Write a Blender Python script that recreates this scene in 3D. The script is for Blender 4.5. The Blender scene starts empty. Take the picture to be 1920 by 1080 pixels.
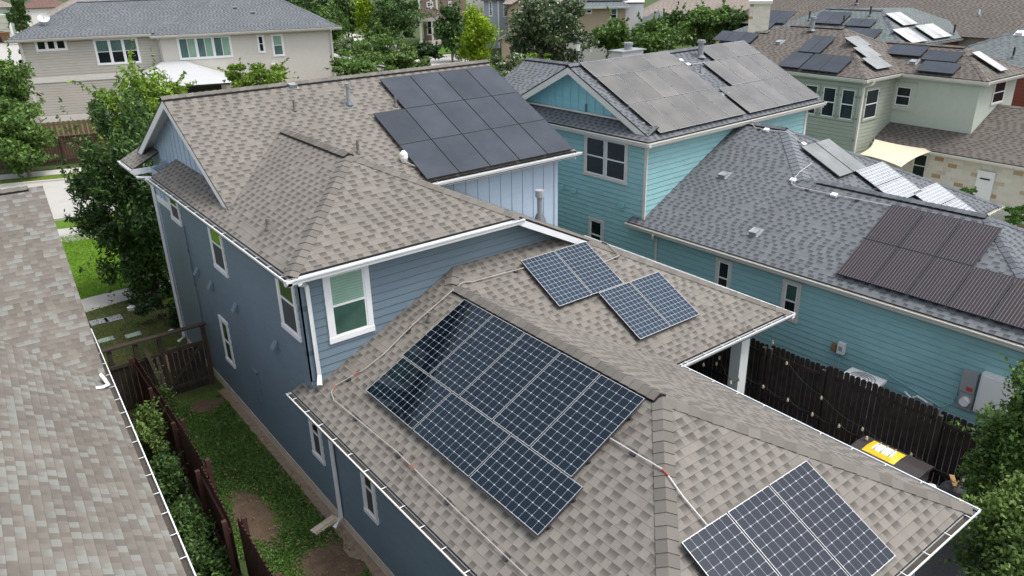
import bpy, math, random
import numpy as np
from mathutils import Vector, Matrix
random.seed(7)
SC = bpy.context.scene
# ---------------------------------------------------------------- camera
FPX, YAW, PITCH, ROLL, CAMH = 1446.17, 0.648789, 0.406058, -0.0225556, 11.3
_f = np.array([math.sin(YAW)*math.cos(PITCH), math.cos(YAW)*math.cos(PITCH), -math.sin(PITCH)])
_r0 = np.array([math.cos(YAW), -math.sin(YAW), 0.0]); _u0 = np.cross(_r0, _f)
_r = math.cos(ROLL)*_r0 + math.sin(ROLL)*_u0; _u = -math.sin(ROLL)*_r0 + math.cos(ROLL)*_u0
CAMP = np.array([0.0, 0.0, CAMH])
cam = bpy.data.cameras.new('camera'); camo = bpy.data.objects.new('camera', cam)
SC.collection.objects.link(camo); SC.camera = camo
camo.matrix_world = Matrix(((_r[0], _u[0], -_f[0], 0), (_r[1], _u[1], -_f[1], 0), (_r[2], _u[2], -_f[2], CAMH), (0, 0, 0, 1)))
cam.sensor_width = 36; cam.lens = FPX/1920*36; cam.clip_start = 0.1; cam.clip_end = 3000
# ---------------------------------------------------------------- light
SUN_EL, SUN_AZ = math.radians(64), math.radians(138)      # azimuth clockwise from +Y
w = bpy.data.worlds.new("World"); SC.world = w; w.use_nodes = True
nt = w.node_tree; nt.nodes.clear()
sky = nt.nodes.new('ShaderNodeTexSky'); sky.sky_type = 'NISHITA'; sky.sun_disc = False
sky.sun_elevation = SUN_EL; sky.sun_rotation = SUN_AZ; sky.air_density = 1.0; sky.dust_density = 4.0; sky.ozone_density = 1.0
hsv = nt.nodes.new('ShaderNodeHueSaturation'); hsv.inputs['Saturation'].default_value = 0.38
bg = nt.nodes.new('ShaderNodeBackground'); bg.inputs['Strength'].default_value = 0.15
wo = nt.nodes.new('ShaderNodeOutputWorld')
nt.links.new(sky.outputs[0], hsv.inputs['Color']); nt.links.new(hsv.outputs[0], bg.inputs['Color']); nt.links.new(bg.outputs[0], wo.inputs['Surface'])
sd = bpy.data.lights.new('sun', 'SUN'); sd.energy = 1.1; sd.angle = math.radians(22); sd.color = (1.0, 0.97, 0.92)
so = bpy.data.objects.new('sun', sd); SC.collection.objects.link(so)
_sd = Vector((math.sin(SUN_AZ)*math.cos(SUN_EL), math.cos(SUN_AZ)*math.cos(SUN_EL), math.sin(SUN_EL)))
so.rotation_euler = _sd.to_track_quat('Z', 'Y').to_euler()
SC.view_settings.view_transform = 'Standard'; SC.view_settings.look = 'None'; SC.view_settings.gamma = 1
SC.view_settings.exposure = 0.86
# ---------------------------------------------------------------- helpers
def V(*a): return np.array(a, float)
def nrm(v): v = np.asarray(v, float); return v/np.linalg.norm(v)
def ray(x, y): return nrm(_f*FPX + _r*(x-960) + _u*(540-y))
class Fr:
    """a house's own axes: origin on the ground, turned about the vertical"""
    def __init__(s, ox=0., oy=0., deg=0.):
        a = math.radians(deg); s.o = V(ox, oy, 0); c, q = math.cos(a), math.sin(a)
        s.R = np.array([[c, -q, 0], [q, c, 0], [0, 0, 1.0]])
    def to(s, p): return s.o + s.R @ np.asarray(p, float)
    def W(s, p, n, c):                         # where the sight line through a photo point meets a plane of this house
        d = s.R.T @ ray(*p); Cl = s.R.T @ (CAMP-s.o); n = np.asarray(n, float); return Cl + d*((c-n@Cl)/(n@d))
    def x(s, p, v): return s.W(p, (1, 0, 0), v)
    def y(s, p, v): return s.W(p, (0, 1, 0), v)
    def z(s, p, v): return s.W(p, (0, 0, 1), v)
WF = Fr()
ORG = {}
class MB:
    def __init__(s, fr=None): s.v = []; s.f = []; s.uv = []; s.mi = []; s.fr = fr
    def poly(s, pts, mi=0, uv=None):
        pts = [np.asarray(p, float) for p in pts]; b = len(s.v)
        if uv is None:
            n = V(0, 0, 0)
            for i in range(len(pts)): n += np.cross(pts[i]-pts[0], pts[(i+1) % len(pts)]-pts[0])
            l = np.linalg.norm(n); n = n/l if l > 1e-12 else V(0, 0, 1)
            if abs(n[2]) > .9995: u_, v_ = V(1, 0, 0), V(0, 1, 0)
            else:
                u_ = nrm(np.cross(V(0, 0, 1), n)); v_ = np.cross(n, u_)
            uv = [(p@u_, p@v_) for p in pts]
        s.v += pts; s.f.append(list(range(b, b+len(pts)))); s.uv += list(uv); s.mi.append(mi); return s
    def box(s, a, b, mi=0):
        x0, y0, z0 = np.minimum(a, b); x1, y1, z1 = np.maximum(a, b)
        return s.obox(V(x0, y0, z0), V(x1-x0, 0, 0), V(0, y1-y0, 0), V(0, 0, z1-z0), mi)
    def obox(s, o, a, b, c, mi=0):
        o, a, b, c = [np.asarray(k, float) for k in (o, a, b, c)]
        if np.dot(np.cross(a, b), c) < 0: o = o+c; c = -c
        P = [o, o+a, o+a+b, o+b, o+c, o+a+c, o+a+b+c, o+b+c]
        for q in ((3, 2, 1, 0), (4, 5, 6, 7), (0, 1, 5, 4), (1, 2, 6, 5), (2, 3, 7, 6), (3, 0, 4, 7)): s.poly([P[i] for i in q], mi)
        return s
    def tube(s, path, r, n=8, mi=0, caps=True):
        path = [np.asarray(p, float) for p in path]; rings = []
        rs = r if isinstance(r, (list, tuple)) else [r]*len(path); ref = V(.31, .17, .93)
        for i, p in enumerate(path):
            t = nrm(path[min(i+1, len(path)-1)]-path[max(i-1, 0)])
            a = ref-t*(ref@t); a = nrm(a) if np.linalg.norm(a) > .05 else nrm(np.cross(t, V(1, 0, 0))); b = np.cross(t, a)
            rings.append([p+rs[i]*(math.cos(2*math.pi*k/n)*a+math.sin(2*math.pi*k/n)*b) for k in range(n)])
        for i in range(len(path)-1):
            for k in range(n): s.poly([rings[i][k], rings[i][(k+1) % n], rings[i+1][(k+1) % n], rings[i+1][k]], mi)
        if caps: s.poly(rings[0][::-1], mi); s.poly(rings[-1], mi)
        return s
    def build(s, name, mats, parent=None, origin=None, label=None, smooth=False):
        vv = np.array(s.v)
        if s.fr is not None: vv = vv @ s.fr.R.T + s.fr.o
        o = ORG[parent.name] if parent is not None else (np.asarray(origin, float) if origin is not None else V(0, 0, 0))
        vv = vv-o
        me = bpy.data.meshes.new(name); me.from_pydata([tuple(p) for p in vv], [], s.f)
        ul = me.uv_layers.new(name='UVMap'); ul.data.foreach_set('uv', np.array(s.uv, dtype=np.float32).ravel())
        if not isinstance(mats, (list, tuple)): mats = [mats]
        for m in mats: me.materials.append(m)
        me.polygons.foreach_set('material_index', np.array(s.mi, dtype=np.int32))
        if smooth: me.polygons.foreach_set('use_smooth', np.ones(len(s.f), dtype=bool))
        me.update()
        ob = bpy.data.objects.new(name, me); SC.collection.objects.link(ob)
        if parent is not None: ob.parent = parent
        else: ob.location = o
        ORG[ob.name] = o
        if label: ob['label'] = label
        return ob
def tag(o, label, cat, group=None, kind=None):
    import re as _re
    if not 4 <= len(_re.findall(r"[A-Za-z0-9']+", label)) <= 16: print('LABELLEN', label)
    o['label'] = label; o['category'] = cat
    if group: o['group'] = group
    if kind: o['kind'] = kind
    return o
def struct(o): o['kind'] = 'structure'; return o
def thing(name, label, cat, loc, group=None):
    e = bpy.data.objects.new(name, None); SC.collection.objects.link(e); e.location = tuple(loc); e.empty_display_size = .2
    ORG[e.name] = np.asarray(loc, float); tag(e, label, cat, group); return e
# ---------------------------------------------------------------- materials
class NT:
    def __init__(s, name):
        s.m = bpy.data.materials.new(name); s.m.use_nodes = True; s.t = s.m.node_tree; s.t.nodes.clear()
        s.out = s.t.nodes.new('ShaderNodeOutputMaterial'); s.b = s.t.nodes.new('ShaderNodeBsdfPrincipled'); s.t.links.new(s.b.outputs[0], s.out.inputs[0])
    def n(s, ty, **k):
        x = s.t.nodes.new('ShaderNode'+ty)
        for a, b in k.items(): setattr(x, a, b)
        return x
    def L(s, a, b): s.t.links.new(a, b)
    def set(s, sock, val):
        if hasattr(val, 'is_linked') or isinstance(val, bpy.types.NodeSocket): s.L(val, sock)
        else: sock.default_value = val
    def math(s, op, a, b=None, c=None, clamp=False):
        x = s.n('Math', operation=op); x.use_clamp = clamp; s.set(x.inputs[0], a)
        if b is not None: s.set(x.inputs[1], b)
        if c is not None: s.set(x.inputs[2], c)
        return x.outputs[0]
    def mix(s, f, a, b, blend='MIX'):
        x = s.n('Mix', data_type='RGBA', blend_type=blend); s.set(x.inputs[0], f)
        for k, val in ((6, a), (7, b)):
            if isinstance(val, tuple): x.inputs[k].default_value = (*val[:3], 1)
            else: s.L(val, x.inputs[k])
        return x.outputs[2]
    def ramp(s, f, stops):
        x = s.n('ValToRGB'); s.L(f, x.inputs[0]); e = x.color_ramp.elements
        while len(e) < len(stops): e.new(.5)
        for q, (p, c) in zip(e, stops): q.position = p; q.color = (*c, 1)
        return x.outputs[0]
    def noise(s, scale, detail=3, vec=None, rough=.55, dim='3D'):
        x = s.n('TexNoise', noise_dimensions=dim); x.inputs['Scale'].default_value = scale; x.inputs['Detail'].default_value = detail; x.inputs['Roughness'].default_value = rough
        if vec is not None: s.L(vec, x.inputs['Vector'])
        return x.outputs[0]
    def pos(s): return s.n('NewGeometry').outputs['Position']
    def uv(s):
        x = s.n('UVMap'); q = s.n('SeparateXYZ'); s.L(x.outputs[0], q.inputs[0]); return q.outputs[0], q.outputs[1]
    def bump(s, h, dist=.01, st=1.0):
        x = s.n('Bump'); x.inputs['Distance'].default_value = dist; x.inputs['Strength'].default_value = st; s.L(h, x.inputs['Height']); s.L(x.outputs[0], s.b.inputs['Normal'])
    def fin(s, col=None, rough=.6, spec=.5, metal=0.):
        if col is not None:
            if isinstance(col, tuple): s.b.inputs['Base Color'].default_value = (*col[:3], 1)
            else: s.L(col, s.b.inputs['Base Color'])
        s.set(s.b.inputs['Roughness'], rough); s.b.inputs['Specular IOR Level'].default_value = spec; s.b.inputs['Metallic'].default_value = metal
        return s.m
def mul(c, k): return tuple(min(1, x*k) for x in c)
def plain(name, col, rough=.6, var=.12, scale=3., spec=.4, metal=0., dirt=0.):
    t = NT(name); n1 = t.noise(scale, 4, t.pos()); n2 = t.noise(scale*14, 3, t.pos())
    f = t.math('ADD', t.math('MULTIPLY', n1, .6), t.math('MULTIPLY', n2, .4))
    c = t.ramp(f, [(.3, mul(col, 1-var)), (.7, mul(col, 1+var))])
    if dirt: c = t.mix(t.math('MULTIPLY', t.ramp(t.noise(.9, 5, t.pos()), [(.5, (0, 0, 0)), (.75, (1, 1, 1))]), dirt), c, mul(col, .45))
    return t.fin(c, rough, spec, metal)
def shingle(name, light, mid, dark, shadow=.5, tabw=.19, row=.143, vary=.5, tint=None, tintf=0., solid=.46, stain=0.):
    """laminated asphalt shingles in the roof's own metres: courses, tabs of uneven width, printed shade band on the lower layer"""
    t = NT(name); u, v = t.uv()
    vr = t.math('DIVIDE', v, row); r = t.math('FLOOR', vr); fv = t.math('FRACT', vr)
    wn = t.n('TexWhiteNoise', noise_dimensions='1D'); t.L(r, wn.inputs['W'])
    uu = t.math('ADD', t.math('DIVIDE', u, tabw), t.math('MULTIPLY', wn.outputs[0], 17.3))
    cmb0 = t.n('CombineXYZ'); t.L(t.math('MULTIPLY', uu, .9), cmb0.inputs[0]); t.L(t.math('MULTIPLY', r, 7.7), cmb0.inputs[1])
    uu2 = t.math('ADD', uu, t.math('MULTIPLY', t.noise(1.0, 1, cmb0.outputs[0], dim='2D'), .75))
    i = t.math('FLOOR', uu2)
    cmb = t.n('CombineXYZ'); t.L(i, cmb.inputs[0]); t.L(r, cmb.inputs[1])
    w2 = t.n('TexWhiteNoise', noise_dimensions='2D'); t.L(cmb.outputs[0], w2.inputs['Vector'])
    sp = t.n('SeparateColor'); t.L(w2.outputs['Color'], sp.inputs[0])
    alt = t.math('MODULO', t.math('ABSOLUTE', i), 2.0)                       # tab / gap alternate
    up = t.math('GREATER_THAN', t.math('ADD', t.math('MULTIPLY', alt, .8), t.math('MULTIPLY', sp.outputs[0], .5)), solid)
    tone = t.mix(t.math('MULTIPLY', sp.outputs[1], vary), light, mid)
    if tint: tone = t.mix(t.math('MULTIPLY', t.math('GREATER_THAN', sp.outputs[2], .7), tintf), tone, tint)
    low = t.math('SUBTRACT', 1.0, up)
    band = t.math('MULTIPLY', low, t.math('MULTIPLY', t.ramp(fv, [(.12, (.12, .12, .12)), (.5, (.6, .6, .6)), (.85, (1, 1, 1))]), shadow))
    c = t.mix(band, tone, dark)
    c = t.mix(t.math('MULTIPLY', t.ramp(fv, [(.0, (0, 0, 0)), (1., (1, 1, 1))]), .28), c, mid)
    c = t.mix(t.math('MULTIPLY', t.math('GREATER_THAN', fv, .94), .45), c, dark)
    g = t.noise(160, 2, t.pos()); big = t.noise(.55, 4, t.pos())
    fac = t.math('ADD', t.math('MULTIPLY', g, .5), t.math('MULTIPLY', big, .34)); fac = t.math('ADD', fac, .58)
    sc = t.n('CombineColor'); [t.L(fac, sc.inputs[k]) for k in range(3)]
    c = t.mix(1.0, c, sc.outputs[0], 'MULTIPLY')
    if stain: c = t.mix(t.math('MULTIPLY', t.ramp(t.math('ADD', t.math('MULTIPLY', t.noise(.8, 3, t.pos()), .6), t.math('MULTIPLY', t.noise(7, 4, t.pos()), .5)), [(.60, (0, 0, 0)), (.74, (1, 1, 1))]), stain), c, (.05, .045, .04))
    h = t.math('ADD', t.math('MULTIPLY', up, .45), t.math('MULTIPLY', t.math('SUBTRACT', 1.0, fv), .55))
    t.bump(t.math('ADD', h, t.math('MULTIPLY', g, .12)), .012, .8)
    return t.fin(c, .92, .25)
def capmat(name, light, dark):
    t = NT(name); g = t.n('NewGeometry'); c = t.ramp(g.outputs['Random Per Island'], [(0, dark), (1, light)])
    n = t.noise(130, 2, g.outputs['Position']); fac = t.math('ADD', t.math('MULTIPLY', n, .5), .75)
    sc = t.n('CombineColor'); [t.L(fac, sc.inputs[k]) for k in range(3)]
    return t.fin(t.mix(1.0, c, sc.outputs[0], 'MULTIPLY'), .92, .25)
def siding(name, col, var=.14, line=.5):
    t = NT(name); p = t.pos(); mp = t.n('Mapping'); t.L(p, mp.inputs[0]); mp.inputs['Scale'].default_value = (1, 1, 9)
    n = t.noise(2.2, 4, mp.outputs[0]); n2 = t.noise(.5, 3, p)
    f = t.math('ADD', t.math('MULTIPLY', n, .55), t.math('MULTIPLY', n2, .45))
    c = t.ramp(f, [(.3, mul(col, 1-var)), (.7, mul(col, 1+var))])
    if line: u, v = t.uv(); c = t.mix(t.math('MULTIPLY', t.math('GREATER_THAN', t.math('FRACT', v), .885), line), c, mul(col, .2))  # lap shadow and edge dirt painted as a dark strip along each board
    return t.fin(c, .55, .35)
def cells(name, cell, line, nl=.03, dia=.11, stripes=False, rough=.1, dust=.0, dust_sheen_c=(.3, .3, .29), ior=1.5, tintc=None):
    """panel face: cell grid in cell units (uv), pale grid lines and corner diamonds"""
    t = NT(name); u, v = t.uv()
    def dist(x): return t.math('ABSOLUTE', t.math('SUBTRACT', t.math('FRACT', t.math('ADD', x, .5)), .5))
    du, dv = dist(u), dist(v)
    wn = t.n('TexWhiteNoise', noise_dimensions='2D'); cmb = t.n('CombineXYZ'); t.L(t.math('FLOOR', u), cmb.inputs[0]); t.L(t.math('FLOOR', v), cmb.inputs[1]); t.L(cmb.outputs[0], wn.inputs['Vector'])
    oi = t.n('ObjectInfo')
    base = t.mix(t.math('ADD', t.math('MULTIPLY', wn.outputs[0], .45), t.math('MULTIPLY', oi.outputs['Random'], .55)), mul(cell, .8), mul(cell, 1.3))
    if stripes: m = t.math('LESS_THAN', dist(t.math('MULTIPLY', u, .5)), nl)
    else:
        m = t.math('MAXIMUM', t.math('LESS_THAN', du, nl), t.math('LESS_THAN', dv, nl))
        if dia: m = t.math('MAXIMUM', m, t.math('LESS_THAN', t.math('ADD', du, dv), dia))
    c = t.mix(m, base, line) if nl > 0 else base
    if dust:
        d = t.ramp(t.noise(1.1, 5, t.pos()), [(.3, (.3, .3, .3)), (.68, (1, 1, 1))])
        c = t.mix(t.math('MULTIPLY', d, dust), c, t.mix(oi.outputs['Random'], mul(dust_sheen_c, .82), mul(dust_sheen_c, 1.15)))  # tone per panel stands for uneven sky reflection as well as dust
    t.b.inputs['IOR'].default_value = ior
    if tintc: t.b.inputs['Specular Tint'].default_value = (*tintc, 1)
    return t.fin(c, rough, .5)
def glassy(name, col, rough=.06, var=.3, blind=False):
    t = NT(name); n = t.noise(1.6, 3, t.pos()); c = t.ramp(n, [(.3, mul(col, 1-var)), (.7, mul(col, 1+var))])
    if blind: u, v = t.uv(); c = t.mix(t.math('MULTIPLY', t.math('LESS_THAN', t.math('FRACT', t.math('DIVIDE', v, .062)), .3), .28), c, mul(col, .35))
    return t.fin(c, rough, .5)
def leafmat(name, dark, light, tr=.25, pale=None, palef=.0):
    t = NT(name); g = t.n('NewGeometry'); p = g.outputs['Position']
    f = t.math('ADD', t.math('MULTIPLY', g.outputs['Random Per Island'], .55), t.math('MULTIPLY', t.noise(.9, 3, p), .75)); f = t.math('SUBTRACT', f, .12)
    c = t.ramp(f, [(.15, dark), (.8, light)])
    if pale: c = t.mix(t.math('GREATER_THAN', g.outputs['Random Per Island'], 1-palef), c, pale)
    t.fin(c, .5, .35); tl = t.n('BsdfTranslucent'); t.L(c, tl.inputs[0]); ms = t.n('MixShader'); ms.inputs[0].default_value = tr
    t.L(t.b.outputs[0], ms.inputs[1]); t.L(tl.outputs[0], ms.inputs[2]); t.L(ms.outputs[0], t.out.inputs[0]); return t.m
M = {}
M['sh_blue'] = shingle('brown_grey_shingles', (.212, .197, .176), (.145, .134, .120), (.050, .046, .040), .82, tabw=.145, stain=.6)
M['sh_main'] = shingle('brown_grey_shingles_upper', (.208, .193, .172), (.148, .136, .121), (.052, .047, .041), .88, tabw=.155, stain=.2)
M['cap_blue'] = capmat('brown_grey_cap_shingles', (.175, .162, .145), (.125, .116, .103))
M['sh_neigh'] = shingle('mottled_tan_shingles', (.190, .174, .150), (.122, .109, .096), (.085, .075, .066), .35, tabw=.15, vary=.8, tint=(.225, .236, .216), tintf=.75)
M['sh_grey'] = shingle('blue_grey_shingles', (.155, .167, .180), (.108, .117, .130), (.03, .033, .04), .88, tabw=.145)
M['cap_grey'] = capmat('blue_grey_cap_shingles', (.14, .152, .17), (.09, .10, .115))
M['sh_brown'] = shingle('brown_shingles', (.155, .138, .124), (.105, .093, .083), (.035, .030, .027), .82, tabw=.17)
M['cap_brown'] = capmat('brown_cap_shingles', (.165, .147, .132), (.11, .098, .088))
M['sh_slate'] = shingle('green_grey_shingles', (.16, .185, .185), (.115, .135, .138), (.05, .058, .06), .7)
M['sh_far'] = shingle('far_brown_shingles', (.27, .235, .205), (.20, .172, .15), (.10, .085, .075), .6, tabw=.3, row=.2)
M['sh_red'] = shingle('far_red_brown_shingles', (.17, .105, .09), (.12, .075, .065), (.06, .04, .035), .6, tabw=.3, row=.2)
M['black'] = plain('black_edge', (.012, .012, .013), .7, .2)
M['white'] = plain('white_trim_paint', (.80, .81, .82), .45, .05, dirt=.08)
M['cream'] = plain('cream_trim_paint', (.62, .61, .56), .5, .06, dirt=.1)
M['gutter'] = plain('white_gutter_metal', (.78, .80, .81), .35, .06, dirt=.15)
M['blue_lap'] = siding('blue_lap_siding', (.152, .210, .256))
M['blue_bb'] = siding('pale_blue_boards', (.40, .50, .61), .06, 0)
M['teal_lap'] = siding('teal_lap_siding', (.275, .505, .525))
M['teal_bb'] = siding('light_teal_boards', (.25, .52, .57), .1, 0)
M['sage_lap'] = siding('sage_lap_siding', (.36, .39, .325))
M['sage_st'] = plain('pale_sage_stucco', (.47, .51, .44), .85, .05, 6)
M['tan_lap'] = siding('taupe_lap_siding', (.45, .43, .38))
M['tan_st'] = plain('cream_stucco', (.60, .575, .52), .85, .05, 4)
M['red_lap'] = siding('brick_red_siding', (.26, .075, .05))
M['found'] = plain('concrete_foundation', (.62, .55, .44), .9, .2, 5)
M['conc'] = plain('pale_concrete', (.38, .37, .345), .9, .1, 1.2)
M['conc2'] = plain('pavement_concrete', (.45, .435, .40), .9, .08, 1.5)
M['column'] = plain('white_column_paint', (.70, .74, .72), .5, .06)
M['glass_dark'] = glassy('dark_window_glass', (.012, .016, .02))
M['glass_green'] = glassy('dark_green_glass', (.05, .11, .085))
M['glass_pale'] = glassy('glass_over_pale_blind', (.27, .42, .33), .08, .12, True)
M['glass_teal'] = glassy('glass_over_teal_blind', (.10, .17, .165), .07, .2, True)
M['glass_lawn'] = glassy('green_tinted_glass', (.045, .10, .02), .08)
M['screen'] = plain('window_insect_screen', (.06, .068, .075), .7, .12)
M['alu'] = plain('aluminium_frame', (.55, .57, .59), .35, .05, metal=.4)
M['alu_dark'] = plain('dark_panel_frame', (.05, .055, .065), .4, .1)
M['pipe_roof'] = plain('brown_grey_painted_pipe', (.15, .138, .122), .6, .1)
M['trough_fill'] = plain('leaf_debris', (.06, .053, .044), .95, .4, 12)
M['steel'] = plain('galvanised_steel', (.30, .32, .33), .45, .12, metal=.3)
M['pipe_pale'] = plain('pale_conduit', (.36, .34, .31), .5, .1)
M['pipe_white'] = plain('dull_white_conduit', (.56, .56, .55), .5, .1)
M['pipe_red'] = plain('red_coupling', (.45, .08, .05), .5, .1)
M['bracket'] = plain('dark_bracket', (.04, .04, .045), .6)
M['white_pl'] = plain('white_plastic', (.78, .79, .78), .4, .05)
M['grey_pl'] = plain('grey_plastic', (.32, .34, .35), .5, .08)
M['sheet'] = plain('grey_flashing', (.15, .165, .18), .5, .15, metal=.2)
M['wood_dark'] = plain('dark_brown_fence_wood', (.034, .027, .023), .85, .6, 5)
M['wood_red'] = plain('red_brown_fence_wood', (.055, .022, .017), .8, .35, 6)
M['wood_grey'] = plain('weathered_fence_wood', (.055, .042, .032), .85, .35, 6)
M['wood_tan'] = plain('tan_wood', (.30, .17, .07), .7, .2, 6)
M['far_fence'] = plain('brown_fence', (.075, .045, .03), .85, .35, 3)
M['cells_blue'] = cells('blue_cells_white_grid', (.003, .006, .011), (.40, .44, .48), .011, .105, rough=.03, ior=1.6, tintc=(.62, .84, 1.0))
M['cells_near'] = cells('grey_blue_cells_white_grid', (.010, .013, .020), (.42, .45, .49), .011, .105, rough=.06, ior=1.45, tintc=(.8, .88, 1.0))
M['cells_fine'] = cells('fine_blue_cells_white_grid', (.008, .018, .034), (.36, .41, .46), .024, .09, rough=.05, ior=1.5, tintc=(.7, .86, 1.0))
M['cells_black'] = cells('black_cells', (.016, .020, .027), (.1, .1, .1), 0, 0, rough=.09, dust=.28, dust_sheen_c=(.10, .115, .135), ior=1.55, tintc=(.8, .9, 1.0))  # bluish sky reflection is mixed into this colour
M['cells_dusty'] = cells('dusty_grey_cells', (.05, .05, .05), (.1, .1, .1), 0, 0, rough=.2, dust=.95, dust_sheen_c=(.150, .140, .122), ior=1.6)
M['cells_pale'] = cells('pale_reflecting_cells', (.10, .11, .11), (.1, .1, .1), 0, 0, rough=.15, dust=.9, dust_sheen_c=(.27, .28, .27))  # reflected sky painted in as a pale face colour
M['cells_white'] = cells('bright_reflecting_cells', (.2, .2, .2), (.1, .1, .1), 0, 0, rough=.15, dust=.9, dust_sheen_c=(.62, .62, .60))  # strong sky glare put into the near-white face colour
M['cells_grid'] = cells('pale_cells_white_lines', (.24, .25, .27), (.55, .57, .58), .07, 0, rough=.15)
M['cells_stripe'] = cells('dark_striped_cells', (.020, .013, .014), (.12, .113, .122), .11, 0, True, rough=.12)
# ---------------------------------------------------------------- builders
def roof(parent, fr, polys, mat, t=.05, name='roof', under='white', label=None):
    mb = MB(fr); cnt = {}
    key = lambda p: tuple(np.round(p, 2))
    for P in polys:
        for i in range(len(P)):
            k = frozenset((key(np.asarray(P[i], float)), key(np.asarray(P[(i+1) % len(P)], float)))); cnt[k] = cnt.get(k, 0)+1
    for P in polys:
        P = [np.asarray(p, float) for p in P]
        n = sum(np.cross(P[i]-P[0], P[(i+1) % len(P)]-P[0]) for i in range(len(P)))
        if n[2] < 0: P = P[::-1]
        mb.poly(P, 0); dn = V(0, 0, -t)
        mb.poly([p+dn for p in P][::-1], 1)
        for i in range(len(P)):
            a, b = P[i], P[(i+1) % len(P)]
            if cnt[frozenset((key(a), key(b)))] == 1: mb.poly([a+dn, b+dn, b, a], 2)
    return mb.build(name, [M[mat] if isinstance(mat, str) else mat, M[under], M['black']], parent, label=label)
def capstrip(parent, fr, a, b, n1, n2, mat, vent=False, wdt=.15, name='ridge_cap', step=.2):
    """overlapping cap shingles from the low end b up to a, folded over two slopes with normals n1, n2"""
    a, b = np.asarray(a, float), np.asarray(b, float); mb = MB(fr); d = b-a; L = np.linalg.norm(d); d = d/L
    n1, n2 = nrm(n1), nrm(n2); up = nrm(n1+n2)
    s1 = nrm(np.cross(n1, d)); s2 = nrm(np.cross(n2, d))
    if s1@(n1-n2) < 0: s1 = -s1
    if s2@(n2-n1) < 0: s2 = -s2
    n = max(1, int(L/step)); st = L/n; base = .05 if vent else .006
    for k in range(n):
        p, q = a+d*st*k, a+d*min(L, st*(k+1)+.04)
        h0, h1 = up*(base+.004), up*(base+.022)
        for s_, flip in ((s1, 0), (s2, 1)):
            Q = [p+h0, q+h1, q+h1+s_*wdt-up*.006, p+h0+s_*wdt-up*.006]
            mb.poly(Q[::-1] if flip else Q, 0)
        E = [q+h1+s1*wdt-up*.006, q+h1, q+h1+s2*wdt-up*.006]
        mb.poly([E[0], E[1], E[1]-up*.018, E[0]-up*.018], 0); mb.poly([E[1], E[2], E[2]-up*.018, E[1]-up*.018], 0)
    if vent:
        for s_ in (s1, s2):
            o = s_*(wdt-.012)
            mb.obox(a+o, d*L, s_*.008, up*(base-.002), 1)
        mb.obox(b+s1*wdt*.9-up*.0, d*.012, -s1*wdt*.9+up*0, up*(base), 1); mb.obox(b, d*.012, s2*wdt*.9, up*base, 1)
    return mb.build(name, [M[mat], M['black']], parent)
def gutter(parent, fr, a, b, out, mat='gutter', hang=True, size=.125, ends=True):
    """open trough along a->b (points on the roof edge), hung towards out"""
    a, b, o = np.asarray(a, float), np.asarray(b, float), nrm(out); z = V(0, 0, 1); mb = MB(fr); L = np.linalg.norm(b-a); d = (b-a)/L
    k = size/.125
    pf = [(0, -.005), (0, -.115), (.088, -.115), (.098, -.07), (.122, -.03), (.122, -.003)]
    P = [(x*k, y*k) for x, y in pf]
    for (x0, y0), (x1, y1) in zip(P[:-1], P[1:]): mb.poly([a+o*x0+z*y0, b+o*x0+z*y0, b+o*x1+z*y1, a+o*x1+z*y1])
    mb.obox(a+o*(P[-1][0]-.018)+z*(-.014), d*L, o*.02, z*.016)
    if ends:
        for e in (a, b): mb.poly([e+o*x+z*y for x, y in P])
    g = mb.build('gutter', M[mat], parent)
    if hang: db = MB(fr); db.obox(a+o*.006+z*(-.112*k), d*L, o*.088*k, z*.062*k); db.build('leaf_litter', M['trough_fill'], g)  # dark block laid along the bottom of the trough
    if hang:
        n = max(2, int(L/.62)); proto = None
        for i in range(n):
            c = a+d*(L*(i+.5)/n)
            if proto is None:
                hb = MB(fr); hb.obox(c-d*.007+z*(-.004), d*.014, o*(P[-1][0]-.004), z*.008); proto = hb.build('bracket', M[mat], g); c0 = c
            else:
                q = proto.copy(); SC.collection.objects.link(q); q.parent = g
                dv = (c-c0) if fr is None else fr.R@(c-c0); q.location = tuple(dv)
    return g
def fascia(parent, fr, a, b, out, h=.18, t=.03, mat='white', top=-.05, name='fascia'):
    a, b, o = np.asarray(a, float), np.asarray(b, float), nrm(out)
    mb = MB(fr); mb.obox(a+V(0, 0, top), b-a, o*t, V(0, 0, -h)); return mb.build(name, M[mat], parent)
def clip(P, z0, z1):
    for s, zz in ((1, z0), (-1, z1)):
        out = []
        for i in range(len(P)):
            a, b = P[i], P[(i+1) % len(P)]; da, db = s*(a[1]-zz), s*(b[1]-zz)
            if da >= 0: out.append(a)
            if (da > 0 and db < 0) or (da < 0 and db > 0): k = da/(da-db); out.append((a[0]+(b[0]-a[0])*k, a[1]+(b[1]-a[1])*k))
        P = out
        if len(P) < 3: return []
    return P
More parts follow.
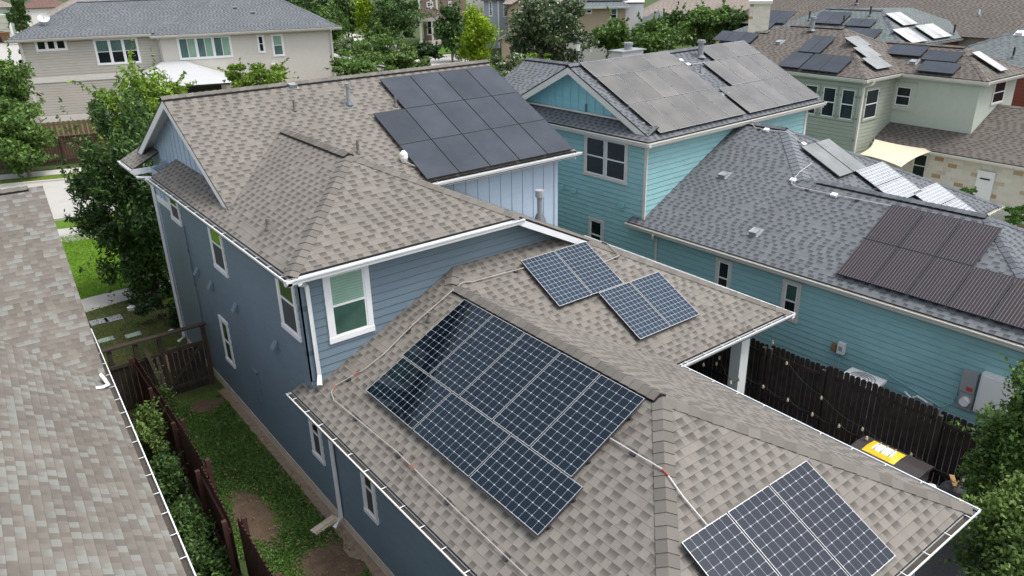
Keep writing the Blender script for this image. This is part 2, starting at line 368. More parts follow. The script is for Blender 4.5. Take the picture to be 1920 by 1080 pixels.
def lapmb(mb, O, U, N, P, lap=.178, t=.016, mi=0):
    """lap boards on a convex (u, z) outline: each board tilts out over the one below"""
    O, U, N = np.asarray(O, float), nrm(U), nrm(N); Z = V(0, 0, 1)
    zs = [p[1] for p in P]; k = math.floor(min(zs)/lap)
    if np.dot(np.cross(U, Z), N) < 0: P = P[::-1]
    while k*lap < max(zs):
        zb, zt = k*lap, (k+1)*lap; Q = clip(P, zb, zt); k += 1
        if len(Q) < 3: continue
        f = lambda u, z: O+U*u+Z*z+N*(t*(1-(z-zb)/lap)+.001)
        mb.poly([f(u, z) for u, z in Q], mi, [(u, (z-zb)/lap*.999+.0005) for u, z in Q])
        bt = [u for u, z in Q if abs(z-zb) < 1e-6]
        if len(bt) >= 2: mb.poly([f(min(bt), zb), f(max(bt), zb), O+U*max(bt)+Z*zb, O+U*min(bt)+Z*zb], mi, [(0, .97)]*4)
    return mb
def flatmb(mb, O, U, N, P, mi=0):
    O, U, N = np.asarray(O, float), nrm(U), nrm(N)
    if np.dot(np.cross(U, V(0, 0, 1)), N) < 0: P = P[::-1]
    mb.poly([O+U*u+V(0, 0, z) for u, z in P], mi); return mb
def battmb(mb, O, U, N, P, sp=.406, mi=0):
    """flat boards with upright battens on a convex outline"""
    flatmb(mb, O, U, N, P, mi); O, U, N = np.asarray(O, float), nrm(U), nrm(N)
    us = [p[0] for p in P]; k = math.ceil((min(us)+.06)/sp)
    while k*sp < max(us)-.05:
        u = k*sp; k += 1; cut = []
        for i in range(len(P)):
            (a0, z0), (a1, z1) = P[i], P[(i+1) % len(P)]
            if (a0-u)*(a1-u) < 0: cut.append(z0+(z1-z0)*(u-a0)/(a1-a0))
        if len(cut) == 2 and abs(cut[0]-cut[1]) > .1:
            lo, hi = min(cut), max(cut); mb.obox(O+U*(u-.022)+V(0, 0, lo+.01), U*.044, N*.02, V(0, 0, hi-lo-.04), mi)
    return mb
def board(parent, fr, O, U, N, u0, u1, z0, z1, t=.035, mat='white', name='trim'):
    mb = MB(fr); mb.obox(np.asarray(O, float)+nrm(U)*u0+V(0, 0, z0), nrm(U)*(u1-u0), nrm(N)*t, V(0, 0, z1-z0)); return mb.build(name, M[mat], parent)
def window(parent, fr, O, U, N, u0, u1, z0, z1, cols=1, kind='hung', up='glass_dark', lo='glass_dark', trim='white', tw=.09, sill=True, sash='white'):
    """trim boards (the part) > sash, panes; stands proud of the wall"""
    O, U, N = np.asarray(O, float), nrm(U), nrm(N); Z = V(0, 0, 1)
    if u0 > u1: u0, u1 = u1, u0
    if z0 > z1: z0, z1 = z1, z0
    def bx(mb, a0, a1, b0, b1, d0, d1): mb.obox(O+U*a0+Z*b0+N*d0, U*(a1-a0), N*(d1-d0), Z*(b1-b0))
    mb = MB(fr)
    bx(mb, u0, u0+tw, z0+tw, z1-tw, .0, .045); bx(mb, u1-tw, u1, z0+tw, z1-tw, .0, .045)
    bx(mb, u0-.01, u1+.01, z1-tw, z1, .0, .05); bx(mb, u0-.01, u1+.01, z0, z0+tw, .0, .055 if sill else .05)
    iw = (u1-u0-2*tw)/cols
    for c in range(1, cols): bx(mb, u0+tw+iw*c-tw*.5, u0+tw+iw*c+tw*.5, z0+tw, z1-tw, 0, .045)
    w_ = mb.build('window', M[trim], parent)
    for c in range(cols):
        a0 = u0+tw+iw*c+(tw*.5 if c else 0); a1 = u0+tw+iw*(c+1)-(tw*.5 if c < cols-1 else 0); b0, b1 = z0+tw, z1-tw; s = .038; zm = (b0+b1)/2; um = (a0+a1)/2
        sb = MB(fr)
        bx(sb, a0, a0+s, b0, b1, .0, .034); bx(sb, a1-s, a1, b0, b1, .0, .034); bx(sb, a0+s, a1-s, b1-s, b1, .0, .034); bx(sb, a0+s, a1-s, b0, b0+s, .0, .034)
        if kind == 'hung': bx(sb, a0+s, a1-s, zm-s*.6, zm+s*.6, .0, .036)
        if kind == 'slider': bx(sb, um-s*.6, um+s*.6, b0+s, b1-s, .0, .036)
        sb.build('sash', M[sash], w_)
        def pane(a_, b_, c_, d_, m):
            pb = MB(fr); bx(pb, a_, b_, c_, d_, .018, .023); pb.build('pane', M[m], w_)
        if kind == 'hung': pane(a0+s, a1-s, zm+s*.6, b1-s, up); pane(a0+s, a1-s, b0+s, zm-s*.6, lo)
        elif kind == 'slider': pane(a0+s, um-s*.6, b0+s, b1-s, lo); pane(um+s*.6, a1-s, b0+s, b1-s, up)
        else: pane(a0+s, a1-s, b0+s, b1-s, up)
    return w_
def spout(parent, fr, path, r=.04, mat='gutter', name='downspout'):
    """rectangular downspout swept along a path"""
    mb = MB(fr); mb.tube(path, r*1.25, 4, 0); return mb.build(name, M[mat], parent)
def roofframe(fr, n, c):
    """axes of a roof plane n.X=c in world: u level, v up the slope, n out"""
    n = nrm(n); 
    if n[2] < 0: n = -n
    u = nrm(np.cross(V(0, 0, 1), n)); v = np.cross(n, u); return u, v, n
PANELS = []
def panels(fr, plane, A, B, nx, ny, mat, labels, group, frame='alu', cell=(6, 11), gap=.03, lift=.12, orient=None, rails=True):
    """a block of nx by ny panels between two opposite corners A, B seen in the photo, laid parallel to a roof plane; each panel a thing"""
    n, c = plane; n = np.asarray(n, float); ln = np.linalg.norm(n); cc = c+lift*ln
    pa, pb = fr.W(A, n, cc), fr.W(B, n, cc); return panels3(fr, plane, pa, pb, nx, ny, mat, labels, group, frame, cell, gap, rails)
def panels3(fr, plane, pa, pb, nx, ny, mat, labels, group, frame='alu', cell=(6, 11), gap=.03, rails=True):
    u, v, nn = roofframe(fr, *plane); u0, u1 = sorted((pa@u, pb@u)); v0, v1 = sorted((pa@v, pb@v)); h = pa@nn
    W_, H_ = (u1-u0-gap*(nx-1))/nx, (v1-v0-gap*(ny-1))/ny; proto = None; k = 0
    cx, cy = cell
    if cx != 24 and (W_ > H_) != (cx > cy): cx, cy = cy, cx
    for j in range(ny):                          # top row first, left to right
        for i in range(nx):
            lab = labels(j, i) if callable(labels) else labels[k]
            k += 1
            if lab is None: continue
            p = u*(u0+(W_+gap)*i)+v*(v1-H_-(H_+gap)*j)+nn*(h-.04)
            pw = fr.to(p); Ru, Rv, Rn = fr.R@u, fr.R@v, fr.R@nn
            mw = Matrix(((Ru[0], Rv[0], Rn[0], pw[0]), (Ru[1], Rv[1], Rn[1], pw[1]), (Ru[2], Rv[2], Rn[2], pw[2]), (0, 0, 0, 1)))
            e = thing('solar_module', lab, 'solar panel', (0, 0, 0), group); e.matrix_world = mw
            if proto is None:
                f = MB(); b = .009
                f.box(V(0, 0, 0), V(W_, b, .04)); f.box(V(0, H_-b, 0), V(W_, H_, .04)); f.box(V(0, b, 0), V(b, H_-b, .04)); f.box(V(W_-b, b, 0), V(W_, H_-b, .04))
                f.mi = [0 if k % 6 in (0, 1) else 1 for k in range(len(f.f))]; fo = f.build('frame', [M[frame], M['bracket']], e)  # frame sides coloured dark to stand for shade in the gaps
                g = MB(); x0, x1, y0, y1 = b, W_-b, b, H_-b; mg = -.022
                qs = [(x0, y0), (x1, y0), (x1, y1), (x0, y1)]; uvq = [(-mg, -mg), (cx+mg, -mg), (cx+mg, cy+mg), (-mg, cy+mg)]
                g.poly([V(x, y, .036) for x, y in qs], 0, uvq); g.poly([V(x, y, .03) for x, y in qs[::-1]], 1)
                go = g.build('cells', [M[mat], M['black']], e)
                ks = [fo, go]
                if rails:
                    for q in (.22, .78): r = MB(); r.box(V(.0, H_*q-.02, -.085), V(W_, H_*q+.02, -.002)); ks.append(r.build('mounting_rail', M['bracket'], e))
                proto = ks
            else:
                for o in proto:
                    q = o.copy(); SC.collection.objects.link(q); q.parent = e
            PANELS.append(e)
ORD = ['first', 'second', 'third', 'fourth', 'fifth', 'sixth']
def gridlab(desc, nx, ny, where, skip=()):
    rows = {1: [''], 2: ['upper row', 'lower row'], 3: ['top row', 'middle row', 'bottom row']}[ny]
    def f(j, i):
        if (j, i) in skip: return None
        pos = ('leftmost' if i == 0 else 'rightmost' if i == nx-1 else ORD[i]+' from the left') if nx > 1 else ''
        return ' '.join((desc + ', ' + ', '.join(q for q in (rows[j], pos) if q) + ', ' + where).split())
    return f
def leafmesh(P, S, rng, upb=.4, asp=.5):
    """one bent leaf quad per point"""
    n = len(P); a = rng.normal(size=(n, 3)); a /= np.linalg.norm(a, axis=1)[:, None]
    nv = rng.normal(size=(n, 3))+V(0, 0, upb*2); nv -= (nv*a).sum(1)[:, None]*a; nv /= np.linalg.norm(nv, axis=1)[:, None]; b = np.cross(nv, a)
    L = (S*rng.uniform(.65, 1.35, n))[:, None]; Wd = L*asp
    v = np.empty((n, 4, 3)); v[:, 0] = P-a*L*.5; v[:, 1] = P+b*Wd*.5+nv*L*.06; v[:, 2] = P+a*L*.5-nv*L*.1; v[:, 3] = P-b*Wd*.5+nv*L*.06
    return v.reshape(-1, 3)
def quads(name, v, mats, parent=None, origin=None):
    n = len(v)//4; me = bpy.data.meshes.new(name); me.vertices.add(4*n); o = ORG[parent.name] if parent is not None else (np.asarray(origin, float) if origin is not None else V(0, 0, 0))
    me.vertices.foreach_set('co', (v-o).astype(np.float32).ravel()); me.loops.add(4*n); me.loops.foreach_set('vertex_index', np.arange(4*n, dtype=np.int32))
    me.polygons.add(n); me.polygons.foreach_set('loop_start', np.arange(0, 4*n, 4, dtype=np.int32)); me.polygons.foreach_set('loop_total', np.full(n, 4, dtype=np.int32))
    me.update(calc_edges=True); me.materials.append(mats); ob = bpy.data.objects.new(name, me); SC.collection.objects.link(ob)
    if parent is not None: ob.parent = parent
    else: ob.location = o
    ORG[ob.name] = o; return ob
def crownpts(c, r, n, rng, clumps=26, hollow=.45, rag=.28, cone=0.):
    c, r = np.asarray(c, float), np.asarray(r, float); d = rng.normal(size=(clumps, 3)); d /= np.linalg.norm(d, axis=1)[:, None]
    rad = rng.uniform(hollow, 1.0, clumps)**.7; cc = d*rad[:, None]
    if cone: cc[:, :2] *= (1-cone*(cc[:, 2:3]*.5+.5))
    k = rng.integers(0, clumps, n); cs = rng.uniform(.6, 1.35, clumps)*rag
    q = rng.normal(size=(n, 3)); q /= np.linalg.norm(q, axis=1)[:, None]; q *= (rng.uniform(0, 1, n)**.45)[:, None]
    q[:, 2] *= .75
    m = rng.uniform(0, 1, n) < .10; o = cc[k]/np.maximum(np.linalg.norm(cc[k], axis=1), .05)[:, None]; tw = rng.normal(size=(clumps, 3))*.5
    sp = cc[k]+(o+tw[k])*(rng.uniform(.0, 1.45, n)*cs[k])[:, None]+rng.normal(size=(n, 3))*.02
    body = cc[k]+q*cs[k][:, None]; body[m] = sp[m]
    return c+body*r, c+cc*r*.8
def tree(name, label, cat, base, h, cr, mat, seed, n=3000, leaf=.3, trunk=.12, cz=None, group=None, clumps=26, cone=0., hollow=.45, rag=.3, bark='bark', limbs=8, asp=.5, upb=.4, lean=(0, 0)):
    """tapered trunk with limbs and a crown of leaf faces in clumps; base on the ground, h total height, cr crown radii"""
    rng = np.random.default_rng(seed); base = np.asarray(base, float); c = base+V(lean[0], lean[1], (cz if cz is not None else h-cr[2]))
    e = thing(name, label, cat, base, group); P, cc = crownpts(c, cr, n, rng, clumps, hollow, rag, cone)
    P = P[P[:, 2] > base[2]+.05]
    quads('crown', leafmesh(P, np.full(len(P), leaf), rng, upb, asp), mat, e)
    if trunk:
        mb = MB(); top = c+V(0, 0, cr[2]*.5); mid = base*.5+c*.5+V(rng.normal()*.05, rng.normal()*.05, 0)
        mb.tube([base, mid, c, top], [trunk, trunk*.8, trunk*.55, trunk*.15], 7)
        for k in range(min(limbs, len(cc))):
            s = base+(c-base)*rng.uniform(.55, 1.0); mb.tube([s, (s+cc[k])*.5+V(0, 0, -.1*cr[2]*.3), cc[k]], [trunk*.4, trunk*.25, trunk*.08], 5)
        mb.build('trunk', M[bark], e)
    return e
def cyl(mb, c, r, h, n=12, mi=0): c = np.asarray(c, float); return mb.tube([c, c+V(0, 0, h)], r, n, mi)
def louver(fr, plane, px, label, mat='grey_pl', s=.3, cat='roof vent', lift=0.):
    """low boxy attic vent: flange > hood"""
    n, c = plane; p = fr.W(px, n, c); u, v, nn = roofframe(fr, n, c); e = thing('roof_vent', label, cat, fr.to(p))
    f = MB(fr); f.obox(p-u*s*.75-v*s*.6+nn*.004, u*s*1.5, v*s*1.5, nn*.008); f.build('flange', M[mat], e)
    h = MB(fr); a = [p-u*s*.5-v*s*.45, p+u*s*.5-v*s*.45, p+u*s*.5+v*s*.5, p-u*s*.5+v*s*.5]; hi = [q+nn*z_ for q, z_ in zip(a, (.13, .13, .07, .07))]; ins = [q+(p-q)*.08 for q in hi]
    lo = [q+nn*.012 for q in a]; h.poly(ins)
    for i in range(4): j = (i+1) % 4; h.poly([lo[i], lo[j], hi[j], hi[i]]); h.poly([hi[i], hi[j], ins[j], ins[i]])
    h.build('hood', M[mat], e); return e
def pipevent(fr, plane, px, label, r=.035, h=.3, mat='pipe_roof', cap=False):
    n, c = plane; p = fr.W(px, n, c); u, v, nn = roofframe(fr, n, c); e = thing('vent_pipe', label, 'vent pipe', fr.to(p))
    f = MB(fr); f.obox(p-u*.15-v*.15+nn*.004, u*.3, v*.32, nn*.006); f.tube([p+nn*.005, p+V(0, 0, .1)], [r*2, r*1.15], 10); f.build('flashing', M['pipe_roof' if mat == 'pipe_roof' else 'sheet'], e)
    t = MB(fr); cyl(t, p, r, h); t.build('pipe', M[mat], e)
    if cap: q = MB(fr); cyl(q, p+V(0, 0, h+.001), r*1.6, .07); cyl(q, p+V(0, 0, h+.08), r*1.3, .03); q.build('cap', M[mat], e)
    return e
def fence(name, label, a, b, h, mat, side, bw=.14, post=2.4, rails=(.3, 1.5), top=0., cat='fence', group=None, gapf=.012, cap=False, z0=0., hj=.02, drop=0.):
    """upright boards, rails and posts on one side; from a to b on the ground"""
    a, b = V(*a, z0), V(*b, z0); d = b-a; L = np.linalg.norm(d); d = d/L; N = V(-d[1], d[0], 0)*side; rng = random.Random(int(L*100)+3)
    e = thing(name, label, cat, (a+b)/2, group); mb = MB(); k = 0; x = 0.
    while x < L-.02:
        w_ = min(bw-gapf, L-x); hh = h+rng.uniform(-hj, hj)-drop*x/L; ins = rng.uniform(-.004, .004)
        p = a+d*x+N*ins; mb.obox(p+V(0, 0, .04), d*w_, N*-.018, V(0, 0, hh-.09)); 
        mb.poly([p+V(0, 0, hh-.05), p+d*w_+V(0, 0, hh-.05), p+d*(w_-.03)+V(0, 0, hh), p+d*.03+V(0, 0, hh)]); q = -N*.018
        mb.poly([p+q+V(0, 0, hh-.05), p+q+d*w_+V(0, 0, hh-.05), p+q+d*(w_-.03)+V(0, 0, hh), p+q+d*.03+V(0, 0, hh)][::-1]); mb.poly([p+d*.03+V(0, 0, hh), p+d*(w_-.03)+V(0, 0, hh), p+d*(w_-.03)+q+V(0, 0, hh), p+d*.03+q+V(0, 0, hh)])
        x += bw
    mb.build('board_panel', M[mat], e)
    for r in rails: rb = MB(); rb.obox(a+N*.006+V(0, 0, r), d*L, N*.04, V(0, 0, .09)); rb.build('rail', M[mat], e)
    n = max(1, int(round(L/post)))
    for i in range(n+1):
        p = a+d*min(max(L*i/n, .05), L-.05); pb = MB(); pb.obox(p-d*.045+N*.048, d*.09, N*.09, V(0, 0, h-.06-drop*i/n)); pb.build('post', M[mat], e)
    if cap: cb = MB(); cb.obox(a-N*.05+V(0, 0, h+.004), d*L, N*.16, V(0, 0, .035)); cb.build('cap_board', M[mat], e)
    return e
M['bark'] = plain('tree_bark', (.11, .085, .065), .9, .3, 8)
M['bark_pale'] = plain('pale_tree_bark', (.22, .19, .16), .9, .3, 8)
# ================================================================ blue house
X_, Y_, Z_ = V(1, 0, 0), V(0, 1, 0), V(0, 0, 1)
nW, nE, nS, nN = V(-.5, 0, 1), V(.5, 0, 1), V(0, -.5, 1), V(0, .5, 1)
BH = thing('blue_house', 'blue lap-sided two-storey house with brown-grey shingles and white gutters in the middle', 'house', (8, 13, 0))
UW = (nW, 5.78-.5*4.673); LW = (nW, 2.9-.5*4.673); US = (nS, 5.78-.5*13.14); UE = (nE, 7.226+.5*7.565); PS = (nS, 2.9-.5*9.61)
LE = (nE, 4.7335+.5*8.34); LS = (nS, 2.9-.5*3.40); MS = (nS, 5.78-.5*17.08); MN = (nN, 8.09+.5*21.7)
zon = lambda pl, x, y: (pl[1]-pl[0][0]*x-pl[0][1]*y)/pl[0][2]
on = lambda pl, x, y: V(x, y, zon(pl, x, y))
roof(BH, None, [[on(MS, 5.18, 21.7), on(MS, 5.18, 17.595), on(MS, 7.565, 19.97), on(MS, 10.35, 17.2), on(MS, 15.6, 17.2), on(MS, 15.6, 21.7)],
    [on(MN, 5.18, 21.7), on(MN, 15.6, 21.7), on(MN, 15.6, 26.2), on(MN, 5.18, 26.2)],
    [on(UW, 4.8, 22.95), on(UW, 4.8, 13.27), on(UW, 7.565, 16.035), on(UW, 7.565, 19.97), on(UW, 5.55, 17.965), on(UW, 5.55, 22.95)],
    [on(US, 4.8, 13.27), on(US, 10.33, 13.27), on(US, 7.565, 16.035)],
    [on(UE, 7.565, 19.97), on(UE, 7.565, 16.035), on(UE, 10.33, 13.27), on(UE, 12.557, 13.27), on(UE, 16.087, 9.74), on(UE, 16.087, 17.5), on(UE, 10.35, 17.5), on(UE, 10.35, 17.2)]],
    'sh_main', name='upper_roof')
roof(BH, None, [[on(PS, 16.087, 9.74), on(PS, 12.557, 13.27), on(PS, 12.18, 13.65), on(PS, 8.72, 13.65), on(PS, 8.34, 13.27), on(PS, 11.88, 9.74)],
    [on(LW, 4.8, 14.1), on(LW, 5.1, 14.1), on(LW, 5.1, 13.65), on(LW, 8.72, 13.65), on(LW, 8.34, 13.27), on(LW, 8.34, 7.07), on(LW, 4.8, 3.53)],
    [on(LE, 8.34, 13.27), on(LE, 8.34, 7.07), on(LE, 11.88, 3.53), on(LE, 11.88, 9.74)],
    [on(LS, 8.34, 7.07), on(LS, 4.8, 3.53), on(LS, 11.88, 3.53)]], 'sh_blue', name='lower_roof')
P3 = lambda x, y, z: V(x, y, z)
capstrip(BH, None, V(5.15, 21.7, 8.09), V(15.62, 21.7, 8.09), nS, nN, 'cap_blue', True, name='ridge_vent')
capstrip(BH, None, V(7.565, 19.7, 7.226), V(7.565, 16.0, 7.226), nW, nE, 'cap_blue', True, name='ridge_vent')
capstrip(BH, None, V(7.565, 16.035, 7.226), on(US, 4.8, 13.27), nW, nS, 'cap_blue', wdt=.17)
capstrip(BH, None, V(7.565, 16.035, 7.226), on(US, 10.33, 13.27), nE, nS, 'cap_blue', wdt=.17)
capstrip(BH, None, V(12.557, 13.27, 4.73), on(PS, 16.087, 9.74), nE, nS, 'cap_blue', wdt=.17)
capstrip(BH, None, V(8.34, 12.95, 4.735), V(8.34, 7.12, 4.735), nW, nE, 'cap_blue', True, name='ridge_vent', wdt=.17)
capstrip(BH, None, V(8.34, 7.07, 4.735), on(LS, 4.8, 3.53), nW, nS, 'cap_blue', wdt=.17)
capstrip(BH, None, V(8.34, 7.07, 4.735), on(LS, 11.88, 3.53), nE, nS, 'cap_blue', wdt=.17)
capstrip(BH, None, on(LW, 8.70, 13.63), on(LW, 8.34, 13.2), nW, nS, 'cap_blue', wdt=.17)
# eaves
gutter(BH, None, V(4.8, 13.14, 5.80), V(4.8, 23.05, 5.80), -X_); gutter(BH, None, V(4.675, 13.27, 5.80), V(10.40, 13.27, 5.80), -Y_, hang=False)
gutter(BH, None, V(10.25, 17.2, 5.80), V(15.75, 17.2, 5.80), -Y_)
gutter(BH, None, V(11.86, 9.74, 2.93), V(16.2, 9.74, 2.93), -Y_); gutter(BH, None, V(16.087, 9.62, 2.93), V(16.087, 17.4, 2.93), X_, hang=False)
gutter(BH, None, V(4.8, 3.41, 2.93), V(4.8, 14.15, 2.93), -X_); gutter(BH, None, V(11.88, 3.41, 2.93), V(11.88, 9.72, 2.93), X_); gutter(BH, None, V(4.68, 3.53, 2.93), V(12.0, 3.53, 2.93), -Y_)
for a, b, o in ((V(4.83, 13.27, 5.84), V(4.83, 23.0, 5.84), -X_), (V(4.8, 13.3, 5.84), V(10.3, 13.3, 5.84), -Y_), (V(10.3, 17.23, 5.84), V(15.6, 17.23, 5.84), -Y_),
                (V(11.88, 9.77, 2.96), V(16.08, 9.77, 2.96), -Y_), (V(4.83, 3.6, 2.96), V(4.83, 14.08, 2.96), -X_), (V(11.85, 3.6, 2.96), V(11.85, 9.74, 2.96), X_), (V(4.8, 3.56, 2.96), V(11.88, 3.56, 2.96), -Y_)):
    fascia(BH, None, a, b, -o, .16, .02)
def rake(parent, fr, a, b, out, h=.2, t=.035, mat='white'):
    mb = MB(fr); a, b, o = np.asarray(a, float), np.asarray(b, float), nrm(out); mb.obox(a+V(0, 0, -.05), b-a, o*t, V(0, 0, -h)); return mb.build('rake_board', M[mat], parent)
rake(BH, None, on(MS, 5.18, 17.6), on(MS, 5.18, 21.7), X_); rake(BH, None, on(MN, 5.18, 26.2), on(MN, 5.18, 21.7), X_)
rake(BH, None, on(MS, 15.6, 17.2), on(MS, 15.6, 21.7), -X_); rake(BH, None, on(MN, 15.6, 26.2), on(MN, 15.6, 21.7), -X_)
rake(BH, None, V(10.3, 13.27, 5.85), on(UE, 12.5, 13.27), Y_, .16)
# walls
W1N = WF.x((322, 395), 5.1)[1]+.02; print('W1', W1N, WF.x((343.5, 425), 5.1))
wm = MB(); Ow, Nw = V(5.1, 0, 0), V(-1, 0, 0)
lapmb(wm, Ow, Y_, Nw, [(3.96, .26), (13.65, .26), (13.65, 2.98), (3.96, 2.98)]); lapmb(wm, Ow, Y_, Nw, [(13.65, .26), (24.1, .26), (24.1, 5.85), (13.65, 5.85)])
Os, Ns = V(0, 13.65, 0), V(0, -1, 0)
lapmb(wm, Os, X_, Ns, [(5.1, 3.0), (8.72, 4.82), (8.72, 5.95), (5.1, 5.95)]); lapmb(wm, Os, X_, Ns, [(8.72, 4.8), (10.3, 4.8), (10.3, 5.95), (8.72, 5.95)])
lapmb(wm, Os, X_, Ns, [(10.3, 4.8), (12.3, 4.8), (10.3, 5.8)])
lapmb(wm, V(0, 3.96, 0), X_, V(0, -1, 0), [(5.1, .26), (11.45, .26), (11.45, 2.98), (5.1, 2.98)])
lapmb(wm, V(11.45, 0, 0), Y_, X_, [(3.96, .26), (13.65, .26), (13.65, 3.0), (3.96, 3.0)])
flatmb(wm, V(0, 24.1, 0), X_, Y_, [(5.1, .2), (5.6, .2), (5.6, 5.0), (5.1, 5.0)]); flatmb(wm, V(11.45, 13.65, 0), X_, V(0, -1, 0), [(0, .2), (3.9, .2), (3.9, 3.0), (0, 3.0)])
flatmb(wm, V(15.35, 0, 0), Y_, X_, [(13.65, .2), (17.5, .2), (17.5, 3.2), (13.65, 3.2)])
wm.build('lap_wall', M['blue_lap'], BH)
bm_ = MB()
battmb(bm_, V(5.55, 0, 0), Y_, Nw, [(17.45, 5.9), (25.95, 5.9), (21.7, 8.02)])
battmb(bm_, V(5.08, 0, 0), Y_, Nw, [(W1N, 5.03), (24.12, 5.03), (24.12, 5.84), (W1N, 5.84)])
flatmb(bm_, V(0, 24.1, 0), X_, Y_, [(5.1, 5.0), (5.6, 5.0), (5.6, 6.0), (5.1, 5.8)]); flatmb(bm_, V(5.55, 0, 0), Y_, Nw, [(24.1, 0), (25.9, 0), (25.9, 5.9), (24.1, 5.9)]); battmb(bm_, V(0, 17.55, 0), X_, V(0, -1, 0), [(9.8, 5.1), (15.13, 3.3), (15.13, 5.95), (9.8, 5.95)])
battmb(bm_, V(15.13, 0, 0), Y_, X_, [(17.55, 3.0), (25.85, 3.0), (25.85, 5.95), (17.55, 5.95)]); flatmb(bm_, V(15.13, 0, 0), Y_, X_, [(17.55, 5.95), (25.85, 5.95), (21.7, 8.0)])
flatmb(bm_, V(0, 25.9, 0), X_, Y_, [(5.55, 3.0), (15.13, 3.0), (15.13, 5.9), (5.55, 5.9)])
bm_.build('batten_wall', M['blue_bb'], BH)
fm = MB(); fm.box(V(5.13, 3.99, -.2), V(5.08, 24.1, .27)); fm.box(V(5.13, 3.93, -.2), V(11.45, 4.0, .27)); fm.build('foundation', M['found'], BH)
board(BH, None, Ow, Y_, Nw, W1N, 24.13, 4.82, 5.03, .03); board(BH, None, Ow, Y_, Nw, 24.0, 24.14, .25, 4.82, .03, 'blue_bb', 'corner_board')
board(BH, None, V(0, 17.55, 0), X_, V(0, -1, 0), 15.03, 15.15, 3.2, 5.8, .03, 'blue_bb', 'corner_board')
board(BH, None, Ow, Y_, Nw, 13.62, 13.74, 3.2, 5.7, .03, 'blue_lap', 'corner_board'); board(BH, None, Os, X_, Ns, 5.07, 5.19, 3.3, 5.7, .03, 'blue_lap', 'corner_board')
# small return roof at the north-west corner of the gable
roof(BH, None, [[V(4.72, 26.3, 5.72), V(4.72, 24.75, 5.72), V(5.6, 24.75, 6.16), V(5.6, 26.3, 6.16)]], 'sh_main', name='return_roof')
gutter(BH, None, V(4.74, 24.7, 5.70), V(4.74, 26.3, 5.70), -X_, hang=False); board(BH, None, V(0, 24.72, 0), X_, V(0, -1, 0), 4.7, 5.56, 5.55, 5.72, .03, 'white', 'fascia')
# downspouts
spout(BH, None, [V(4.72, 24.85, 5.6), V(4.8, 24.7, 5.45), V(5.3, 24.4, 5.42), V(5.46, 24.35, 5.3), V(5.46, 24.3, 5.95-.9)])
spout(BH, None, [V(4.9, 24.18, 5.5), V(5.03, 24.2, 5.3), V(5.03, 24.2, .25), V(4.85, 24.25, .12)], .045)
spout(BH, None, [V(4.95, 13.2, 5.68), V(5.22, 13.56, 5.45), V(5.24, 13.56, 3.45), V(5.16, 13.42, 3.28)], .045)
d0 = WF.x((618, 812), 5.04); d1 = WF.x((631, 965), 5.04)
spout(BH, None, [V(4.76, d0[1]+.1, 2.78), V(5.03, d0[1], 2.55), V(5.03, d0[1]-.02, .3), V(4.85, d0[1]-.05, .14)], .045)
def winpx(parent, fr, ax, val, lt, rb, ztop=None, zbot=None, **k):
    g = fr or WF; P = (g.x if ax == 'x' else g.y); a, b = P(lt, val), P(rb, val); i = 1 if ax == 'x' else 0
    O = V(val, 0, 0) if ax == 'x' else V(0, val, 0); U = V(0, 1, 0) if ax == 'x' else V(1, 0, 0); N = V(-1, 0, 0) if ax == 'x' else V(0, -1, 0)
    return window(parent, fr, O, U, N, a[i], b[i], zbot if zbot is not None else b[2], ztop if ztop is not None else a[2], **k)
sc = dict(up='glass_lawn', lo='screen', tw=.1)
winpx(BH, None, 'x', 5.1, (322, 395), (343.5, 425), ztop=5.6, **sc); winpx(BH, None, 'x', 5.1, (391, 421), (430.5, 521), ztop=5.66, **sc); winpx(BH, None, 'x', 5.1, (520, 527), (567.5, 641), ztop=5.66, **sc)
winpx(BH, None, 'x', 5.1, (411.5, 589), (443.3, 690.5), up='glass_lawn', lo='glass_lawn', tw=.1); winpx(BH, None, 'x', 5.1, (581.5, 788), (611.7, 872), ztop=2.62, up='glass_dark', lo='screen', tw=.1)
winpx(BH, None, 'x', 5.1, (679, 886), (712, 983), ztop=2.62, up='glass_dark', lo='screen', tw=.1)
winpx(BH, None, 'y', 13.65, (603, 525), (701, 618.5), ztop=5.62, zbot=WF.y((616, 645), 13.65)[2], up='glass_pale', lo='glass_green', tw=.12)
# wall details
for p in ((371, 508), (397, 533), (443, 575), (518, 645)):
    q = WF.x(p, 5.08); h = MB(); a = [q+V(0, -.1, -.09), q+V(0, .1, -.09), q+V(0, .1, .1), q+V(0, -.1, .1)]; f = [q+V(-.13, -.09, -.09), q+V(-.13, .09, -.09)]
    h.poly([a[3], a[2], f[1], f[0]]); h.poly([a[0], f[0], f[1], a[1]]); h.poly([a[0], a[3], f[0]]); h.poly([a[1], f[1], a[2]]); h.build('vent_hood', M['blue_lap'], BH)
q = WF.x((483, 722), 5.08); eb = MB(); eb.box(q+V(-.03, -.17, -.42), q+V(.01, .17, .42)); eb.box(q+V(-.045, -.14, -.38), q+V(-.031, .14, .38)); eb.build('meter_panel', M['blue_lap'], BH)
q0, q1 = WF.x((347, 420), 5.06), WF.x((378, 615), 5.06); cm = MB(); cm.tube([V(5.06, (q0+q1)[1]/2, 4.7), V(5.06, (q0+q1)[1]/2, .4)], .018, 6); cm.build('wall_conduit', M['blue_lap'], BH)
